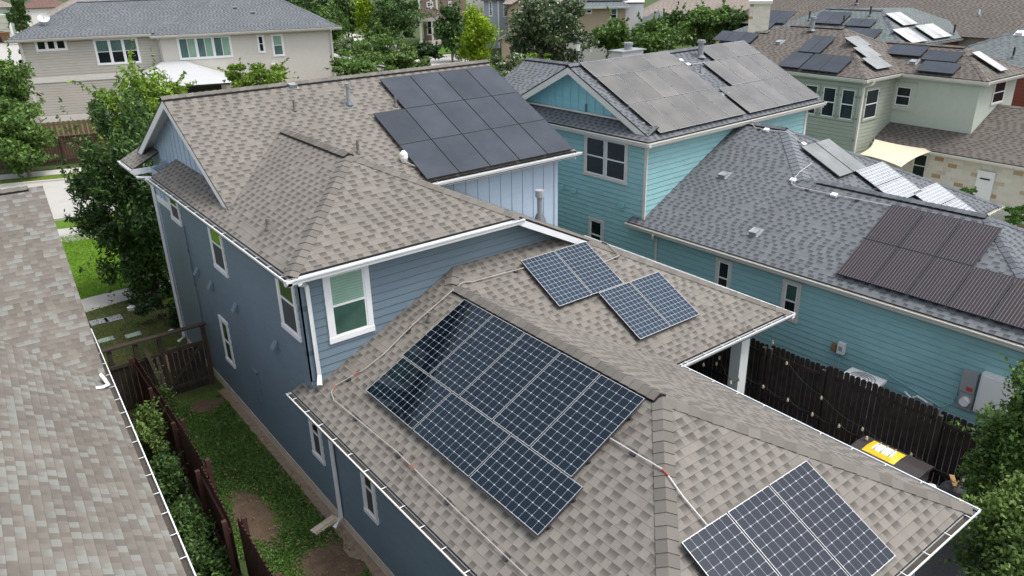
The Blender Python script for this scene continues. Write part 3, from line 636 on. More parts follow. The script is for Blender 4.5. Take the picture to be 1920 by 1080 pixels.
# porch column and beam
cc_ = WF.z((1413, 633), 2.72); cb = MB(); cb.box(V(cc_[0]-.02, 10.0, 0), V(cc_[0]+.3, 10.3, 2.55)); cb.build('porch_column', M['column'], BH)
bb = MB(); bb.box(V(11.5, 9.99, 2.56), V(16.0, 10.29, 2.86)); bb.box(V(15.6, 10.3, 2.56), V(15.9, 13.6, 2.86)); bb.build('porch_beam', M['column'], BH)
pc = MB(); pc.poly([V(11.5, 9.8, 2.88), V(11.5, 13.6, 2.88), V(16.0, 13.6, 2.88), V(16.0, 9.8, 2.88)]); pc.build('porch_ceiling', M['column'], BH)
po = MB(); po.box(V(11.0, 3.98, 0), V(11.14, 4.12, .05)); 
po.build('porch_step', M['found'], BH)
# ---- panels on the blue house
gb = 'solar panels on the blue house'
panels(WF, LW, (871, 561), (1071, 894), 5, 1, 'cells_blue', gridlab('upright blue grid solar panel', 5, 1, 'row of five under the near ridge'), gb, cell=(6, 11))
panels(WF, LW, (755.5, 669.5), (1008.5, 1003.5), 3, 1, 'cells_blue', gridlab('sideways blue grid solar panel', 3, 1, 'lower row of three'), gb, cell=(6, 11))
panels(WF, PS, (977, 489), (1170, 531), 2, 1, 'cells_fine', lambda j, i: ['blue fine-grid panel, left of the upper pair on the porch roof', 'fine-grid blue solar panel, right of the upper pair on the porch roof'][i], gb, cell=(8, 12))
panels(WF, PS, (1123, 549), (1312, 589), 2, 1, 'cells_fine', lambda j, i: ['fine-grid blue solar panel, left of the lower pair on the porch roof', 'fine-grid blue solar panel, right of the lower pair, nearest the porch gutter corner'][i], gb, cell=(8, 12))
panels(WF, LS, (1278, 1017), (1679.5, 1042), 3, 1, 'cells_near', gridlab('grey-blue grid solar panel', 3, 1, 'of the three at the bottom edge'), gb, cell=(6, 11))
gm = 'black panels on the upper gable roof'
um, vm, nm = roofframe(WF, *MS); c2 = MS[1]+.12*math.sqrt(1.25)
pa, pb, pc_ = WF.W((712, 147.5), MS[0], c2), WF.W((1018, 220.5), MS[0], c2), WF.W((800, 335.5), MS[0], c2)
pr_, pl_ = WF.W((1073, 277), MS[0], c2), WF.W((700, 212), MS[0], c2)
xr = 15.46; xl4 = xr-4.14; xl5 = xr-5.18; vt = pa@vm; v1 = pl_@vm; vb = pc_@vm; v2 = (v1+vb)/2; hh = pa@nm
mk = lambda x, v_: V(x, 0, 0)+vm*v_+nm*hh
panels3(WF, MS, mk(xl4, vt), mk(xr, v1+.01), 4, 1, 'cells_black', gridlab('black solar panel', 4, 1, 'top row of the blue house array'), gm, 'alu_dark')
panels3(WF, MS, mk(xl5, v1-.01), mk(xr, v2+.01), 5, 1, 'cells_black', gridlab('black solar panel', 5, 1, 'middle row of the blue house array'), gm, 'alu_dark')
panels3(WF, MS, mk(xl5, v2-.01), mk(xr, vb), 5, 1, 'cells_black', gridlab('black solar panel', 5, 1, 'bottom row of the blue house array'), gm, 'alu_dark')
# ---- conduits and roof fittings on the blue house
def lifted(fr, pl, p, l): n = np.asarray(pl[0], float); return fr.W(p, n, pl[1]+l*np.linalg.norm(n))
def conduit(label, fr, pts, mat='pipe_pale', r=.011, red=(), lift=.05, every=1.6, boxes=()):
    P = [lifted(fr, pl, p, lift) for pl, p in pts]; e = thing('roof_conduit', label, 'conduit', fr.to(P[0]))
    mb = MB(fr); mb.tube(P, r, 7); mb.build('pipe', M[mat], e, smooth=True)
    s = 0.; nxt = .5
    for (pl, _), a, b in zip(pts, P[:-1], P[1:]):
        L = np.linalg.norm(b-a); d = (b-a)/L; n = nrm(pl[0])
        while nxt < s+L:
            q = a+d*(nxt-s); k = MB(fr); t = np.cross(n, d); k.obox(q-d*.05-t*.045-n*lift, d*.1, t*.09, n*(lift-r*.6)); k.build('bracket', M['bracket'], e); nxt += every
        s += L
    for i, f in red:
        a, b = P[i], P[i+1]; d = nrm(b-a); q = a+(b-a)*f; k = MB(fr); k.tube([q-d*.07, q+d*.07], r*1.15, 7); k.build('coupling', M['pipe_red'], e)
    for i, pl in boxes:
        u, v, n = roofframe(fr, *pl); q = P[i]; k = MB(fr); k.obox(q-u*.09-v*.065-n*lift, u*.18, v*.13, n*(lift+.03)); k.build('junction_box', M['white_pl'], e)
    return e
conduit('pale conduit with red couplings bending down the near roof beside the blue panels', WF, [(PS, (1000, 497)), (PS, (983, 502)), (PS, (885, 528)), (PS, (868, 529)), (LW, (850, 543)), (LW, (775, 608)), (LW, (720, 663)), (LW, (685, 691)), (LW, (630, 722)), (LW, (621, 735)), (LW, (626, 750)), (LW, (745, 848)), (LW, (860, 960)), (LW, (1000, 1092))], red=((7, .3), (8, .2), (11, .27)))
conduit('white conduit crossing the hip from the upper array to the panels at the bottom', WF, [(LW, (1143, 821)), (LW, (1200, 855)), (LW, (1241, 879)), (LS, (1252, 890)), (LS, (1280, 930)), (LS, (1327, 986))], 'pipe_white', .012, red=((2, .6),))
conduit('pale conduit stub looping over the porch hip beside the upper pair of panels', WF, [(PS, (1130, 493)), (PS, (1161, 479)), (PS, (1140, 458)), (UE, (1128, 452))], 'pipe_pale', .015)
pipevent(WF, MS, (655, 197), 'grey vent pipe with a capped top high on the brown gable roof', .055, .5, 'steel', True)
pipevent(WF, MS, (672, 288), 'short grey plumbing pipe behind the ridge end of the cross roof', .035, .36)
pipevent(WF, MS, (742, 200), 'short pipe close to the left end of the black panels', .04, .28)
pipevent(WF, MS, (553, 208), 'small pipe in the middle of the brown gable roof', .035, .3)
pipevent(WF, UW, (504, 430), 'stubby grey vent pipe on the slope above the blue wall windows', .045, .24)
pipevent(WF, LW, (806, 602), 'small grey vent beside the top corner of the blue panel array', .04, .2)
louver(WF, MS, (548, 163), 'small grey attic vent just under the long ridge', 'steel', .22)
# round cover box and its wire beside the black panels
q = lifted(WF, MS, (757, 296), .1); e = thing('antenna_dome', 'small white dome on the brown roof at the lower left corner of the black panels', 'antenna', q)
d_ = MB(); d_.tube([q+V(0, 0, -.12), q+V(0, 0, .0), q+V(0, 0, .12), q+V(0, 0, .2)], [.07, .115, .11, .04], 12); d_.build('dome', M['white_pl'], e, smooth=True)
d_ = MB(); d_.tube([q+V(0, -.1, -.1), q+V(.35, -.55, -.32), q+V(.55, -.8, -.45)], .018, 6); d_.build('cable', M['pipe_pale'], e)
# tall flue against the pale blue wall
fy = 16.6; fx = WF.y((1012, 400), fy)[0]; zr = zon(UE, fx, fy); zt = WF.y((1012, 357), fy)[2]
e = thing('flue_pipe', 'tall grey flue pipe with a wide cap standing against the pale blue batten wall', 'flue', (fx, fy, zr))
f_ = MB(); cyl(f_, V(fx, fy, zr-.05), .075, zt-zr-.12); f_.build('pipe', M['steel'], e); f_ = MB(); cyl(f_, V(fx, fy, zt-.19), .13, .2, 14); f_.build('cap', M['grey_pl'], e)
f_ = MB(); f_.tube([V(fx, fy, zr-.03), V(fx, fy, zr+.22)], [.2, .1], 12); f_.build('flashing', M['sheet'], e)
# ================================================================ teal house (own axes, turned two degrees)
T = Fr(18.0, 16.45, 2.0)
TH = thing('teal_house', 'teal lap-sided house with cream trim and blue-grey shingles right of the blue house', 'house', T.to((4, -2, 0)))
tUW, tUS, tLW = (nW, 5.75), (nS, 5.75), (nW, 2.95); tHS = (nS, 5.67+.71); tHE = (nE, 5.67+.5*5.44); tLE = (nE, 4.70+.5*3.5); tLS = (nS, 4.70+.5*8.73); tUN = (nN, 7.795+.5*4.09); tCE = (nE, 7.35+1.6)
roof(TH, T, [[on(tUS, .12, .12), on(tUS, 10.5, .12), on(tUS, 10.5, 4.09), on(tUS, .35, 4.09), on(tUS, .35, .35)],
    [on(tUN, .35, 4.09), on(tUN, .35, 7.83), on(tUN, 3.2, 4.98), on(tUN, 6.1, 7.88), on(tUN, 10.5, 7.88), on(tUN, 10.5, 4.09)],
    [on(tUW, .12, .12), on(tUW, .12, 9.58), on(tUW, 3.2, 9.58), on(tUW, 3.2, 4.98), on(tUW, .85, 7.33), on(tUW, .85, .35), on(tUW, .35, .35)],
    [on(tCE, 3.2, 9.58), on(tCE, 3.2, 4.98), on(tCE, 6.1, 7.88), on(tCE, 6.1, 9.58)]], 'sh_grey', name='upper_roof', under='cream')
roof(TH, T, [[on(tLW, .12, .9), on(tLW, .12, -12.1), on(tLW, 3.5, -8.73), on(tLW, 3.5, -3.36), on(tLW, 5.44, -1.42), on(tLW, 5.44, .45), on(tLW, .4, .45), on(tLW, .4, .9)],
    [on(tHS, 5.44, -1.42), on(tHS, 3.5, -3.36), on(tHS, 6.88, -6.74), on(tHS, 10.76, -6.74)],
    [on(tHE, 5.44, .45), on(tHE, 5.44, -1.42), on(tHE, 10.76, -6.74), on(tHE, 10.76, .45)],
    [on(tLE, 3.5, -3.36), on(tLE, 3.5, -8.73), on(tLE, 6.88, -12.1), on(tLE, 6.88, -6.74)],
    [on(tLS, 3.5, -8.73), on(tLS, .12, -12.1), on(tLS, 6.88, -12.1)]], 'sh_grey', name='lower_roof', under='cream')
capstrip(TH, T, V(.35, 4.09, 7.795), V(10.5, 4.09, 7.795), nS, nN, 'cap_grey', True, name='ridge_vent')
capstrip(TH, T, V(3.2, 9.58, 7.35), V(3.2, 5.1, 7.35), nW, nE, 'cap_grey', True, name='ridge_vent')
capstrip(TH, T, V(5.44, .4, 5.67), V(5.44, -1.42, 5.67), nW, nE, 'cap_grey', True, name='ridge_vent')
capstrip(TH, T, V(3.5, -3.9, 4.70), V(3.5, -8.73, 4.70), nW, nE, 'cap_grey', True, name='ridge_vent')
capstrip(TH, T, V(5.44, -1.42, 5.67), on(tHS, 10.76, -6.74), nE, nS, 'cap_grey'); capstrip(TH, T, V(3.5, -8.73, 4.7), on(tLS, .12, -12.1), nW, nS, 'cap_grey'); capstrip(TH, T, V(3.5, -8.73, 4.7), on(tLS, 6.88, -12.1), nE, nS, 'cap_grey')
capstrip(TH, T, V(5.40, -1.46, 5.655), V(3.42, -3.44, 4.665), nW, nS, 'sheet', wdt=.26, name='hip_flashing')
gutter(TH, T, V(.12, 0, 5.78), V(.12, 9.58, 5.78), -X_, 'cream', False); gutter(TH, T, V(0, .12, 5.78), V(10.5, .12, 5.78), -Y_, 'cream', False)
gutter(TH, T, V(.12, -12.2, 2.98), V(.12, .92, 2.98), -X_, 'cream', False); gutter(TH, T, V(6.9, -6.74, 2.98), V(10.85, -6.74, 2.98), -Y_, 'cream', False); gutter(TH, T, V(10.76, -6.8, 2.98), V(10.76, .4, 2.98), X_, 'cream', False)
for a, b, o in ((V(.15, .15, 5.81), V(.15, 9.5, 5.81), X_), (V(.15, .15, 5.81), V(10.4, .15, 5.81), Y_), (V(.15, -12.05, 3.01), V(.15, .88, 3.01), X_), (V(6.9, -6.71, 3.01), V(10.7, -6.71, 3.01), Y_)): fascia(TH, T, a, b, o, .17, .02, 'cream')
rake(TH, T, on(tUS, .35, .4), on(tUS, .35, 4.09), X_, .22, .04, 'cream'); rake(TH, T, on(tUN, .35, 7.8), on(tUN, .35, 4.09), X_, .22, .04, 'cream'); rake(TH, T, on(tUS, 10.5, .12), on(tUS, 10.5, 4.09), -X_, .2, .04, 'cream')
tw_ = MB(T); Wd = V(-1, 0, 0); Sd = V(0, -1, 0)
lapmb(tw_, V(.4, 0, 0), Y_, Wd, [(.45, .2), (9.2, .2), (9.2, 5.88), (.45, 5.88)]); lapmb(tw_, V(.4, 0, 0), Y_, Wd, [(-11.75, .2), (.45, .2), (.45, 3.05), (-11.75, 3.05)])
lapmb(tw_, V(0, .45, 0), X_, Sd, [(.4, 3.05), (5.44, 5.57), (5.44, 5.92), (.4, 5.92)]); lapmb(tw_, V(0, .45, 0), X_, Sd, [(5.44, 5.57), (9.85, 3.36), (9.85, 5.92), (5.44, 5.92)])
lapmb(tw_, V(0, -11.75, 0), X_, Sd, [(.4, .2), (6.5, .2), (6.5, 3.05), (.4, 3.05)]); flatmb(tw_, V(9.85, 0, 0), Y_, X_, [(.45, .2), (7.5, .2), (7.5, 5.9), (.45, 5.9)]); flatmb(tw_, V(0, 9.2, 0), X_, Y_, [(.4, .2), (9.85, .2), (9.85, 5.9), (.4, 5.9)])
flatmb(tw_, V(6.5, 0, 0), Y_, X_, [(-11.75, .2), (-6.4, .2), (-6.4, 3.05), (-11.75, 3.05)]); flatmb(tw_, V(0, -6.4, 0), X_, Sd, [(6.5, .2), (10.4, .2), (10.4, 3.05), (6.5, 3.05)]); flatmb(tw_, V(10.4, 0, 0), Y_, X_, [(-6.4, .2), (.45, .2), (.45, 3.05), (-6.4, 3.05)])
flatmb(tw_, V(0, 9.3, 0), X_, Y_, [(.4, 5.8), (6, 5.8), (3.2, 7.25)])
tw_.build('lap_wall', M['teal_lap'], TH)
tb = MB(T); battmb(tb, V(.85, 0, 0), Y_, Wd, [(.55, 6.0), (7.65, 6.0), (4.09, 7.76)]); tb.build('batten_wall', M['teal_bb'], TH)
fl = MB(T); fl.obox(V(.83, .9, 6.17), Y_*6.3, -X_*.1, V(0, 0, .06)); fl.build('wall_flashing', M['cream'], TH)
board(TH, T, V(.4, 0, 0), Y_, Wd, .36, .48, 3.1, 5.7, .035, 'cream', 'corner_board'); board(TH, T, V(0, .45, 0), X_, Sd, .36, .48, 3.2, 5.7, .035, 'cream', 'corner_board'); board(TH, T, V(0, .45, 0), X_, Sd, 9.76, 9.9, 3.5, 5.7, .035, 'cream', 'corner_board')
fm = MB(T); fm.box(V(.42, -11.7, -.3), V(.37, 9.2, .21)); fm.build('foundation', M['found'], TH)
tk = dict(trim='cream', sash='white', tw=.1, up='glass_dark', lo='glass_dark')
winpx(TH, T, 'x', .4, (1097, 251), (1176, 347), ztop=5.62, cols=2, **tk)
zb = T.x((1495, 606.5), .4)[2]; zt = T.x((1471, 521), .4)[2]
for a, b in (((1105, 404), (1133, 415)), ((1345, 481), (1375, 490))): winpx(TH, T, 'x', .4, a, b, ztop=zt, zbot=zb, **tk)
winpx(TH, T, 'x', .4, (1470.5, 521), (1495, 606.5), trim='cream', sash='white', tw=.1, up='glass_green', lo='glass_dark')
spout(TH, T, [V(.0, -.35, 2.86), V(.05, -.3, 2.72), V(.34, -.22, 2.68), V(.34, -.22, .2)], .035, 'cream')
for p in ((1055, 350), (1077, 357), (1167, 384)):
    q = T.x(p, .38); h = MB(T); h.obox(q+V(-.11, -.08, -.07), V(.11, 0, .0), V(0, .16, 0), V(0, 0, .14)); h.build('vent_hood', M['teal_bb'], TH)
# services on the teal wall
q = T.x((1820, 715), .37); e = thing('electric_meter', 'grey electric breaker box above a round meter on the teal wall', 'electric meter', T.to(q-V(0, 0, .4)))
m_ = MB(T); m_.box(q+V(-.13, -.17, -.26), q+V(0, .17, .3)); m_.build('breaker_box', M['grey_pl'], e); m_ = MB(T); m_.box(q+V(-.132, -.12, -.2), q+V(-.14, .02, -.1)); m_.build('warning_label', M['pipe_red'], e)
m_ = MB(T); m_.box(q+V(-.1, -.18, -.75), q+V(0, .14, -.28)); m_.build('meter_box', M['grey_pl'], e); m_ = MB(T); m_.tube([q+V(-.1, -.02, -.5), q+V(-.22, -.02, -.5)], .11, 16); m_.build('meter_dial', M['white_pl'], e)
m_ = MB(T); m_.tube([q+V(-.03, .2, .1), q+V(-.03, .24, -.7), q+V(-.03, .5, -.95), q+V(-.03, 1.9, -.62)], .014, 6); m_.tube([q+V(-.03, -.2, -.5), q+V(-.03, -.6, -.6)], .02, 6); m_.build('cable', M['teal_lap'], e)
q = T.x((1868, 742), .37); e = thing('utility_cabinet', 'large pale flat utility cabinet on the teal wall behind the green tree', 'cabinet', T.to(q-V(0, 0, .5)))
m_ = MB(T); m_.box(q+V(-.2, -.45, -.5), q+V(0, .35, .55)); m_.build('body', M['white_pl'], e); m_ = MB(T); m_.box(q+V(-.215, -.4, -.45), q+V(-.201, .3, .5)); m_.box(q+V(-.24, -.36, 0), q+V(-.216, -.33, .12)); m_.build('door', M['white_pl'], e)
q = T.x((1580, 651), .37); e = thing('disconnect_box', 'small white switch box on the teal wall above the air conditioner', 'electric box', T.to(q))
m_ = MB(T); m_.box(q+V(-.12, -.1, -.17), q+V(0, .1, .15)); m_.build('box', M['white_pl'], e); m_ = MB(T); m_.box(q+V(-.13, -.05, -.07), q+V(-.121, .05, .05)); m_.build('cover', M['grey_pl'], e); m_ = MB(T); m_.tube([q+V(-.04, .02, -.17), q+V(-.04, .02, -.9)], .02, 6); m_.build('conduit', M['teal_lap'], e)
q = T.x((1565, 650), .37); e = thing('wall_outlet', 'tan outlet cover on the teal wall left of the white switch box', 'outlet', T.to(q)); m_ = MB(T); m_.box(q+V(-.07, -.07, -.1), q+V(0, .07, .1)); m_.box(q+V(-.085, -.05, -.075), q+V(-.071, .05, .075)); m_.build('cover', M['wood_tan'], e)
q = T.x((1718, 748), .3); e = thing('hose_bib', 'white bent water pipe on the teal wall just above the dark fence', 'pipe', T.to(q)); m_ = MB(T); m_.tube([q+V(.08, .35, .0), q+V(-.02, .3, .08), q+V(-.02, .12, -.02), q+V(-.02, -.02, .1), q+V(-.02, -.3, .02), q+V(.08, -.35, .0)], .03, 7); m_.build('pipe', M['white_pl'], e); m_ = MB(T); m_.box(q+V(-.1, -.42, -.09), q+V(.05, -.3, .05)); m_.build('valve', M['grey_pl'], e)
ac = T.to((-.42, -7.95, 0)); e = thing('air_conditioner', 'outdoor air conditioner with a pale grey lid behind the dark fence', 'air conditioner', ac)
c0 = V(-.42, -7.95, 0); m_ = MB(T); m_.box(c0+V(-.4, -.45, .05), c0+V(.4, .45, .86)); m_.build('casing', M['grey_pl'], e)
m_ = MB(T); m_.box(c0+V(-.43, -.48, .86), c0+V(.43, .48, .93)); m_.build('lid', M['white_pl'], e); m_ = MB(T)
for r_ in (.1, .18, .26, .34): m_.tube([c0+V(r_*math.cos(a), r_*math.sin(a), .945) for a in np.linspace(0, 2*math.pi, 25)], .012, 5, caps=False)
m_.build('fan_grille', M['steel'], e)
# ---- panels on the teal house
gt = 'solar panels on the teal house'
def arr(fr, pl, x0, x1, y0, y1, nx, ny, mat, lab, g, fm_, lift=.12, ax='y', cell=(6, 10), **k):
    """array given by level extents: x0..x1 along the eave and y0..y1 up the slope, in the house's metres"""
    n = V(*pl[0]); off = nrm(n)*lift
    a, b = (on(pl, x0, y0), on(pl, x1, y1)); panels3(fr, pl, a+off, b+off, nx, ny, mat, lab, g, fm_, cell, **k)
L_ = 'left dusty block on upper teal roof'; R_ = 'right dusty block on upper teal roof'
arr(T, tUS, .80, 5.42, 3.20, 4.02, 3, 1, 'cells_dusty', gridlab('dusty panel, ridge row', 3, 1, L_), gt, 'alu')
arr(T, tUS, .80, 5.42, 1.74, 3.17, 5, 1, 'cells_dusty', gridlab('dusty panel, middle row', 5, 1, L_), gt, 'alu')
arr(T, tUS, .80, 5.42, .28, 1.71, 5, 1, 'cells_dusty', gridlab('dusty panel, gutter row', 5, 1, L_), gt, 'alu')
arr(T, tUS, 7.30, 10.35, 3.15, 4.0, 2, 1, 'cells_dusty', gridlab('dusty panel, ridge row', 2, 1, R_), gt, 'alu')
arr(T, tUS, 6.50, 10.32, 1.70, 3.12, 4, 1, 'cells_dusty', gridlab('dusty panel, middle row', 4, 1, R_), gt, 'alu')
arr(T, tUS, 5.66, 10.3, .27, 1.67, 5, 1, 'cells_dusty', gridlab('dusty panel, gutter row', 5, 1, R_), gt, 'alu')
ms = 'on the lower teal roof'
a_ = lambda x, y: on(tLW, x, y)+nrm(nW)*.12
panels3(T, tLW, a_(1.76, -9.28), a_(3.12, -6.42), 3, 1, 'cells_stripe', gridlab('dark striped solar panel', 3, 1, 'upper row '+ms), gt, 'alu_dark', (24, 1))
panels3(T, tLW, a_(.42, -11.2), a_(1.74, -6.45), 5, 1, 'cells_stripe', lambda j, i: gridlab('dark striped solar panel', 5, 1, 'lower row '+ms)(j, i) if i < 5 else None, gt, 'alu_dark', (24, 1))
ah = lambda x, y: on(tHS, x, y)+nrm(nS)*.12
panels3(T, tHS, ah(4.86, -3.80), ah(6.60, -2.32), 2, 1, 'cells_pale', lambda j, i: ['pale plain panel, left of the pair by the flashing on the lower teal roof', 'pale plain panel, right of the pair by the flashing on the lower teal roof'][i], gt, 'alu_dark')
panels3(T, tHS, ah(5.86, -5.28), ah(7.68, -3.80), 1, 2, 'cells_grid', lambda j, i: ['pale grid solar panel, upper of the two below the plain pair', 'pale grid panel, lower of the two below the plain pair, cut off by ridge'][j], gt, 'alu', (12, 6), rails=False)
pc1 = T.W((1708, 359), tHS[0], tHS[1]+.134); 
panels3(T, tHS, ah(pc1[0], pc1[1]-1.46), ah(pc1[0]+1.78, pc1[1]), 1, 2, 'cells_grid', lambda j, i: ['pale grid solar panel, upper of the two nearest the stone wall', 'pale grid solar panel, lowest on the hip near the stone wall'][j], gt, 'alu', (12, 6), rails=False)
# ---- fittings on the teal house
louver(T, tLW, (1357, 330), 'grey attic vent, upper of the two on the blue-grey teal house slope', 'steel', .25); louver(T, tLW, (1415, 437), 'grey attic vent, lower of the two, nearer the gutter of the teal house', 'steel', .25)
pipevent(T, tUS, (1313, 108), 'thick grey flue between the two dusty panel blocks', .11, .55, 'steel', True); pipevent(T, tUS, (1313, 137), 'thin vent pipe between the two dusty panel blocks', .03, .35, 'steel')
pipevent(T, tUW, (1098, 214), 'small vent pipe on the skirt roof under the teal gable', .03, .35, 'sheet')
louver(T, tUS, (1359, 178), 'small white box vent on the strip between the dusty panel blocks', 'white_pl', .2)
conduit('white conduit with junction boxes along the short top ridge of the lower teal roof', T, [(tLW, (1409, 231)), (tLW, (1416, 239)), (tLW, (1437, 243)), (tLW, (1474, 247)), (tHS, (1507, 270))], 'pipe_white', .011, boxes=((2, tLW), (4, tHS)))
conduit('white conduit running from the pale panels over the slope to the striped panels', T, [(tHS, (1522, 306)), (tLW, (1500, 322)), (tLW, (1487, 337)), (tLW, (1484, 344)), (tLW, (1494, 350)), (tLW, (1564, 365)), (tLW, (1672, 386))], 'pipe_white', .011, boxes=((2, tLW), (5, tLW)))
conduit('white wire between the two dusty panel blocks', T, [(tUS, (1277, 113)), (tUS, (1290, 121)), (tUS, (1321, 117))], 'pipe_white', .01, boxes=((0, tUS), (1, tUS)))
ch = T.to((5.35, 5.9, 0)); e = thing('chimney', 'white boxed chimney with a round grey flue behind the dusty panels of the teal roof', 'chimney', T.to((5.4, 5.95, 6.8)))
m_ = MB(T); m_.box(V(4.72, 5.6, 6.6), V(5.95, 6.2, 7.75)); m_.build('chase', M['cream'], e); m_ = MB(T); m_.box(V(4.64, 5.52, 7.751), V(6.03, 6.28, 7.80)); m_.build('cap', M['steel'], e); m_ = MB(T); cyl(m_, V(5.38, 5.9, 7.8), .16, .16); cyl(m_, V(5.38, 5.9, 7.97), .19, .09); m_.build('flue', M['steel'], e)
# ================================================================ sage house and the roofs behind it
S = Fr(34.5, 18.55, -1.0)
SH = thing('sage_house', 'sage green house with cream trim, brown hip roofs and a stone ground floor', 'house', S.to((4, 2, 0)))
sW, sA, s2, sB = (nW, 5.78), (nS, 5.78), (nW, 5.78-1.5), (nS, 5.78+.5*3.9); sE = (nE, 7.6+.5*3.65); sE2 = (nE, 6.93+.5*5.3); sLW = (nW, 1.7); sN = (nN, 5.84+.5*11.2)
roof(SH, S, [[on(sW, .12, .12), on(sW, .12, 11.2), on(sW, 2.9, 8.42), on(sW, 2.9, 7.5), on(sW, 3.65, 6.75), on(sW, 3.65, 3.65)],
    [on(sA, .12, .12), on(sA, 3.12, .12), on(sA, 5.3, 2.3), on(sA, 4.98, 2.32), on(sA, 3.65, 3.65)],
    [on(s2, 3.12, .12), on(s2, 3.12, -3.78), on(s2, 5.3, -1.6), on(s2, 5.3, 2.3)], [on(sB, 3.12, -3.78), on(sB, 7.48, -3.78), on(sB, 5.3, -1.6)],
    [on(sE, 3.65, 6.75), on(sE, 3.65, 3.65), on(sE, 4.98, 2.32), on(sE, 7.2, 4.5), on(sE, 7.2, 9)], [on(sE2, 5.3, 2.3), on(sE2, 5.3, -1.6), on(sE2, 7.48, -3.78), on(sE2, 7.48, 2.3)],
    [on(sW, 2.9, 8.42), V(.12, 11.2, 5.84), V(7.2, 11.2, 5.84), V(7.2, 9, 5.84), V(3.65, 6.75, 7.6), V(2.9, 7.5, 7.23)]], 'sh_brown', name='upper_roof', under='cream')
for a, b, n1, n2 in ((V(3.65, 3.65, 7.605), on(sA, .12, .12), nW, nS), (V(5.3, -1.6, 6.93), on(sB, 3.12, -3.78), nW, nS), (V(5.3, -1.6, 6.93), on(sB, 7.48, -3.78), nE, nS), (V(3.65, 3.65, 7.605), V(4.98, 2.32, 6.94), nE, nS), (V(2.9, 8.42, 7.23), on(sW, .12, 11.2), nW, nN)): capstrip(SH, S, a, b, n1, n2, 'cap_brown', step=.4)
capstrip(SH, S, V(3.65, 6.75, 7.605), V(3.65, 3.7, 7.605), nW, nE, 'cap_brown', True, name='ridge_vent'); capstrip(SH, S, V(5.3, 2.2, 6.93), V(5.3, -1.6, 6.93), nW, nE, 'cap_brown', True, name='ridge_vent'); capstrip(SH, S, V(2.9, 8.42, 7.23), V(2.9, 7.6, 7.23), nW, nE, 'cap_brown', True, name='ridge_vent')
for a, b, o in ((V(.12, 0, 5.81), V(.12, 11.3, 5.81), -X_), (V(0, .12, 5.81), V(3.12, .12, 5.81), -Y_), (V(3.12, -3.9, 5.81), V(3.12, .0, 5.81), -X_), (V(3.0, -3.78, 5.81), V(7.5, -3.78, 5.81), -Y_)): gutter(SH, S, a, b, o, 'cream', False); fascia(SH, S, a+V(.03, .03, .03), b+V(.03, .03, .03), -np.asarray(o), .17, .02, 'cream')
sw = MB(S); lapmb(sw, V(.45, 0, 0), Y_, Wd, [(.45, .1), (10.6, .1), (10.6, 5.95), (.45, 5.95)]); lapmb(sw, V(0, .45, 0), X_, Sd, [(.45, .1), (3.45, .1), (3.45, 5.95), (.45, 5.95)]); flatmb(sw, V(0, 10.6, 0), X_, Y_, [(.45, .1), (7, .1), (7, 5.9), (.45, 5.9)]); sw.build('lap_wall', M['sage_lap'], SH)
sw = MB(S); flatmb(sw, V(3.45, 0, 0), Y_, Wd, [(-3.4, 3.0), (.45, 3.0), (.45, 5.95), (-3.4, 5.95)]); flatmb(sw, V(0, -3.4, 0), X_, Sd, [(3.45, 3.0), (7.1, 3.0), (7.1, 5.95), (3.45, 5.95)]); flatmb(sw, V(7.1, 0, 0), Y_, X_, [(-3.4, .1), (10.6, .1), (10.6, 5.9), (-3.4, 5.9)]); sw.build('stucco_wall', M['sage_st'], SH)
board(SH, S, V(.45, 0, 0), Y_, Wd, .41, .55, .1, 5.75, .035, 'sage_lap', 'corner_board'); board(SH, S, V(0, .45, 0), X_, Sd, .41, .53, .1, 5.75, .035, 'sage_lap', 'corner_board')
spout(SH, S, [V(.7, .02, 5.68), V(.6, .1, 5.55), V(.46, .36, 5.4), V(.46, .36, 1.5)], .05, 'cream')
sk = dict(trim='sage_lap', sash='white', tw=.1, up='glass_dark', lo='glass_dark')
zt_, zb_ = S.x((1578, 163), .45)[2], S.x((1603, 228), .45)[2]; y1, y0 = S.x((1574, 190), .45)[1], S.x((1606, 190), .45)[1]; wd = y1-y0
for k in range(3): window(SH, S, V(.45, 0, 0), Y_, Wd, y0+k*(wd+.12), y1+k*(wd+.12), zb_-.05, zt_+.02, **sk)
winpx(SH, S, 'y', .45, (1624, 166), (1641, 222), **sk); winpx(SH, S, 'x', 3.45, (1677, 152), (1711, 209), trim='sage_st', sash='white', tw=.22, up='glass_dark', lo='glass_dark'); winpx(SH, S, 'y', -3.4, (1866, 152), (1879, 192), trim='cream', sash='white', tw=.08, up='glass_dark', lo='glass_dark')
roof(SH, S, [[on(sLW, 2.03, .42), on(sLW, 2.03, -11), on(sLW, 5.6, -7.4), on(sLW, 5.6, -3.42), on(sLW, 3.44, -3.42), on(sLW, 3.44, .42)], [on((nS, 1.7+2.8+3.7), 5.6, -7.4), V(2.03, -11, 2.7), V(9.2, -11, 2.7)], [V(5.6, -3.42, 4.5), V(5.6, -7.4, 4.5), V(9.2, -11, 2.7), V(9.2, -3.42, 2.7)]], 'sh_brown', name='lower_roof', under='cream')
capstrip(SH, S, V(5.6, -3.5, 4.5), V(5.6, -7.4, 4.5), nW, nE, 'cap_brown', step=.4)
gutter(SH, S, V(2.03, -11, 2.68), V(2.03, .4, 2.68), -X_, 'cream', False)
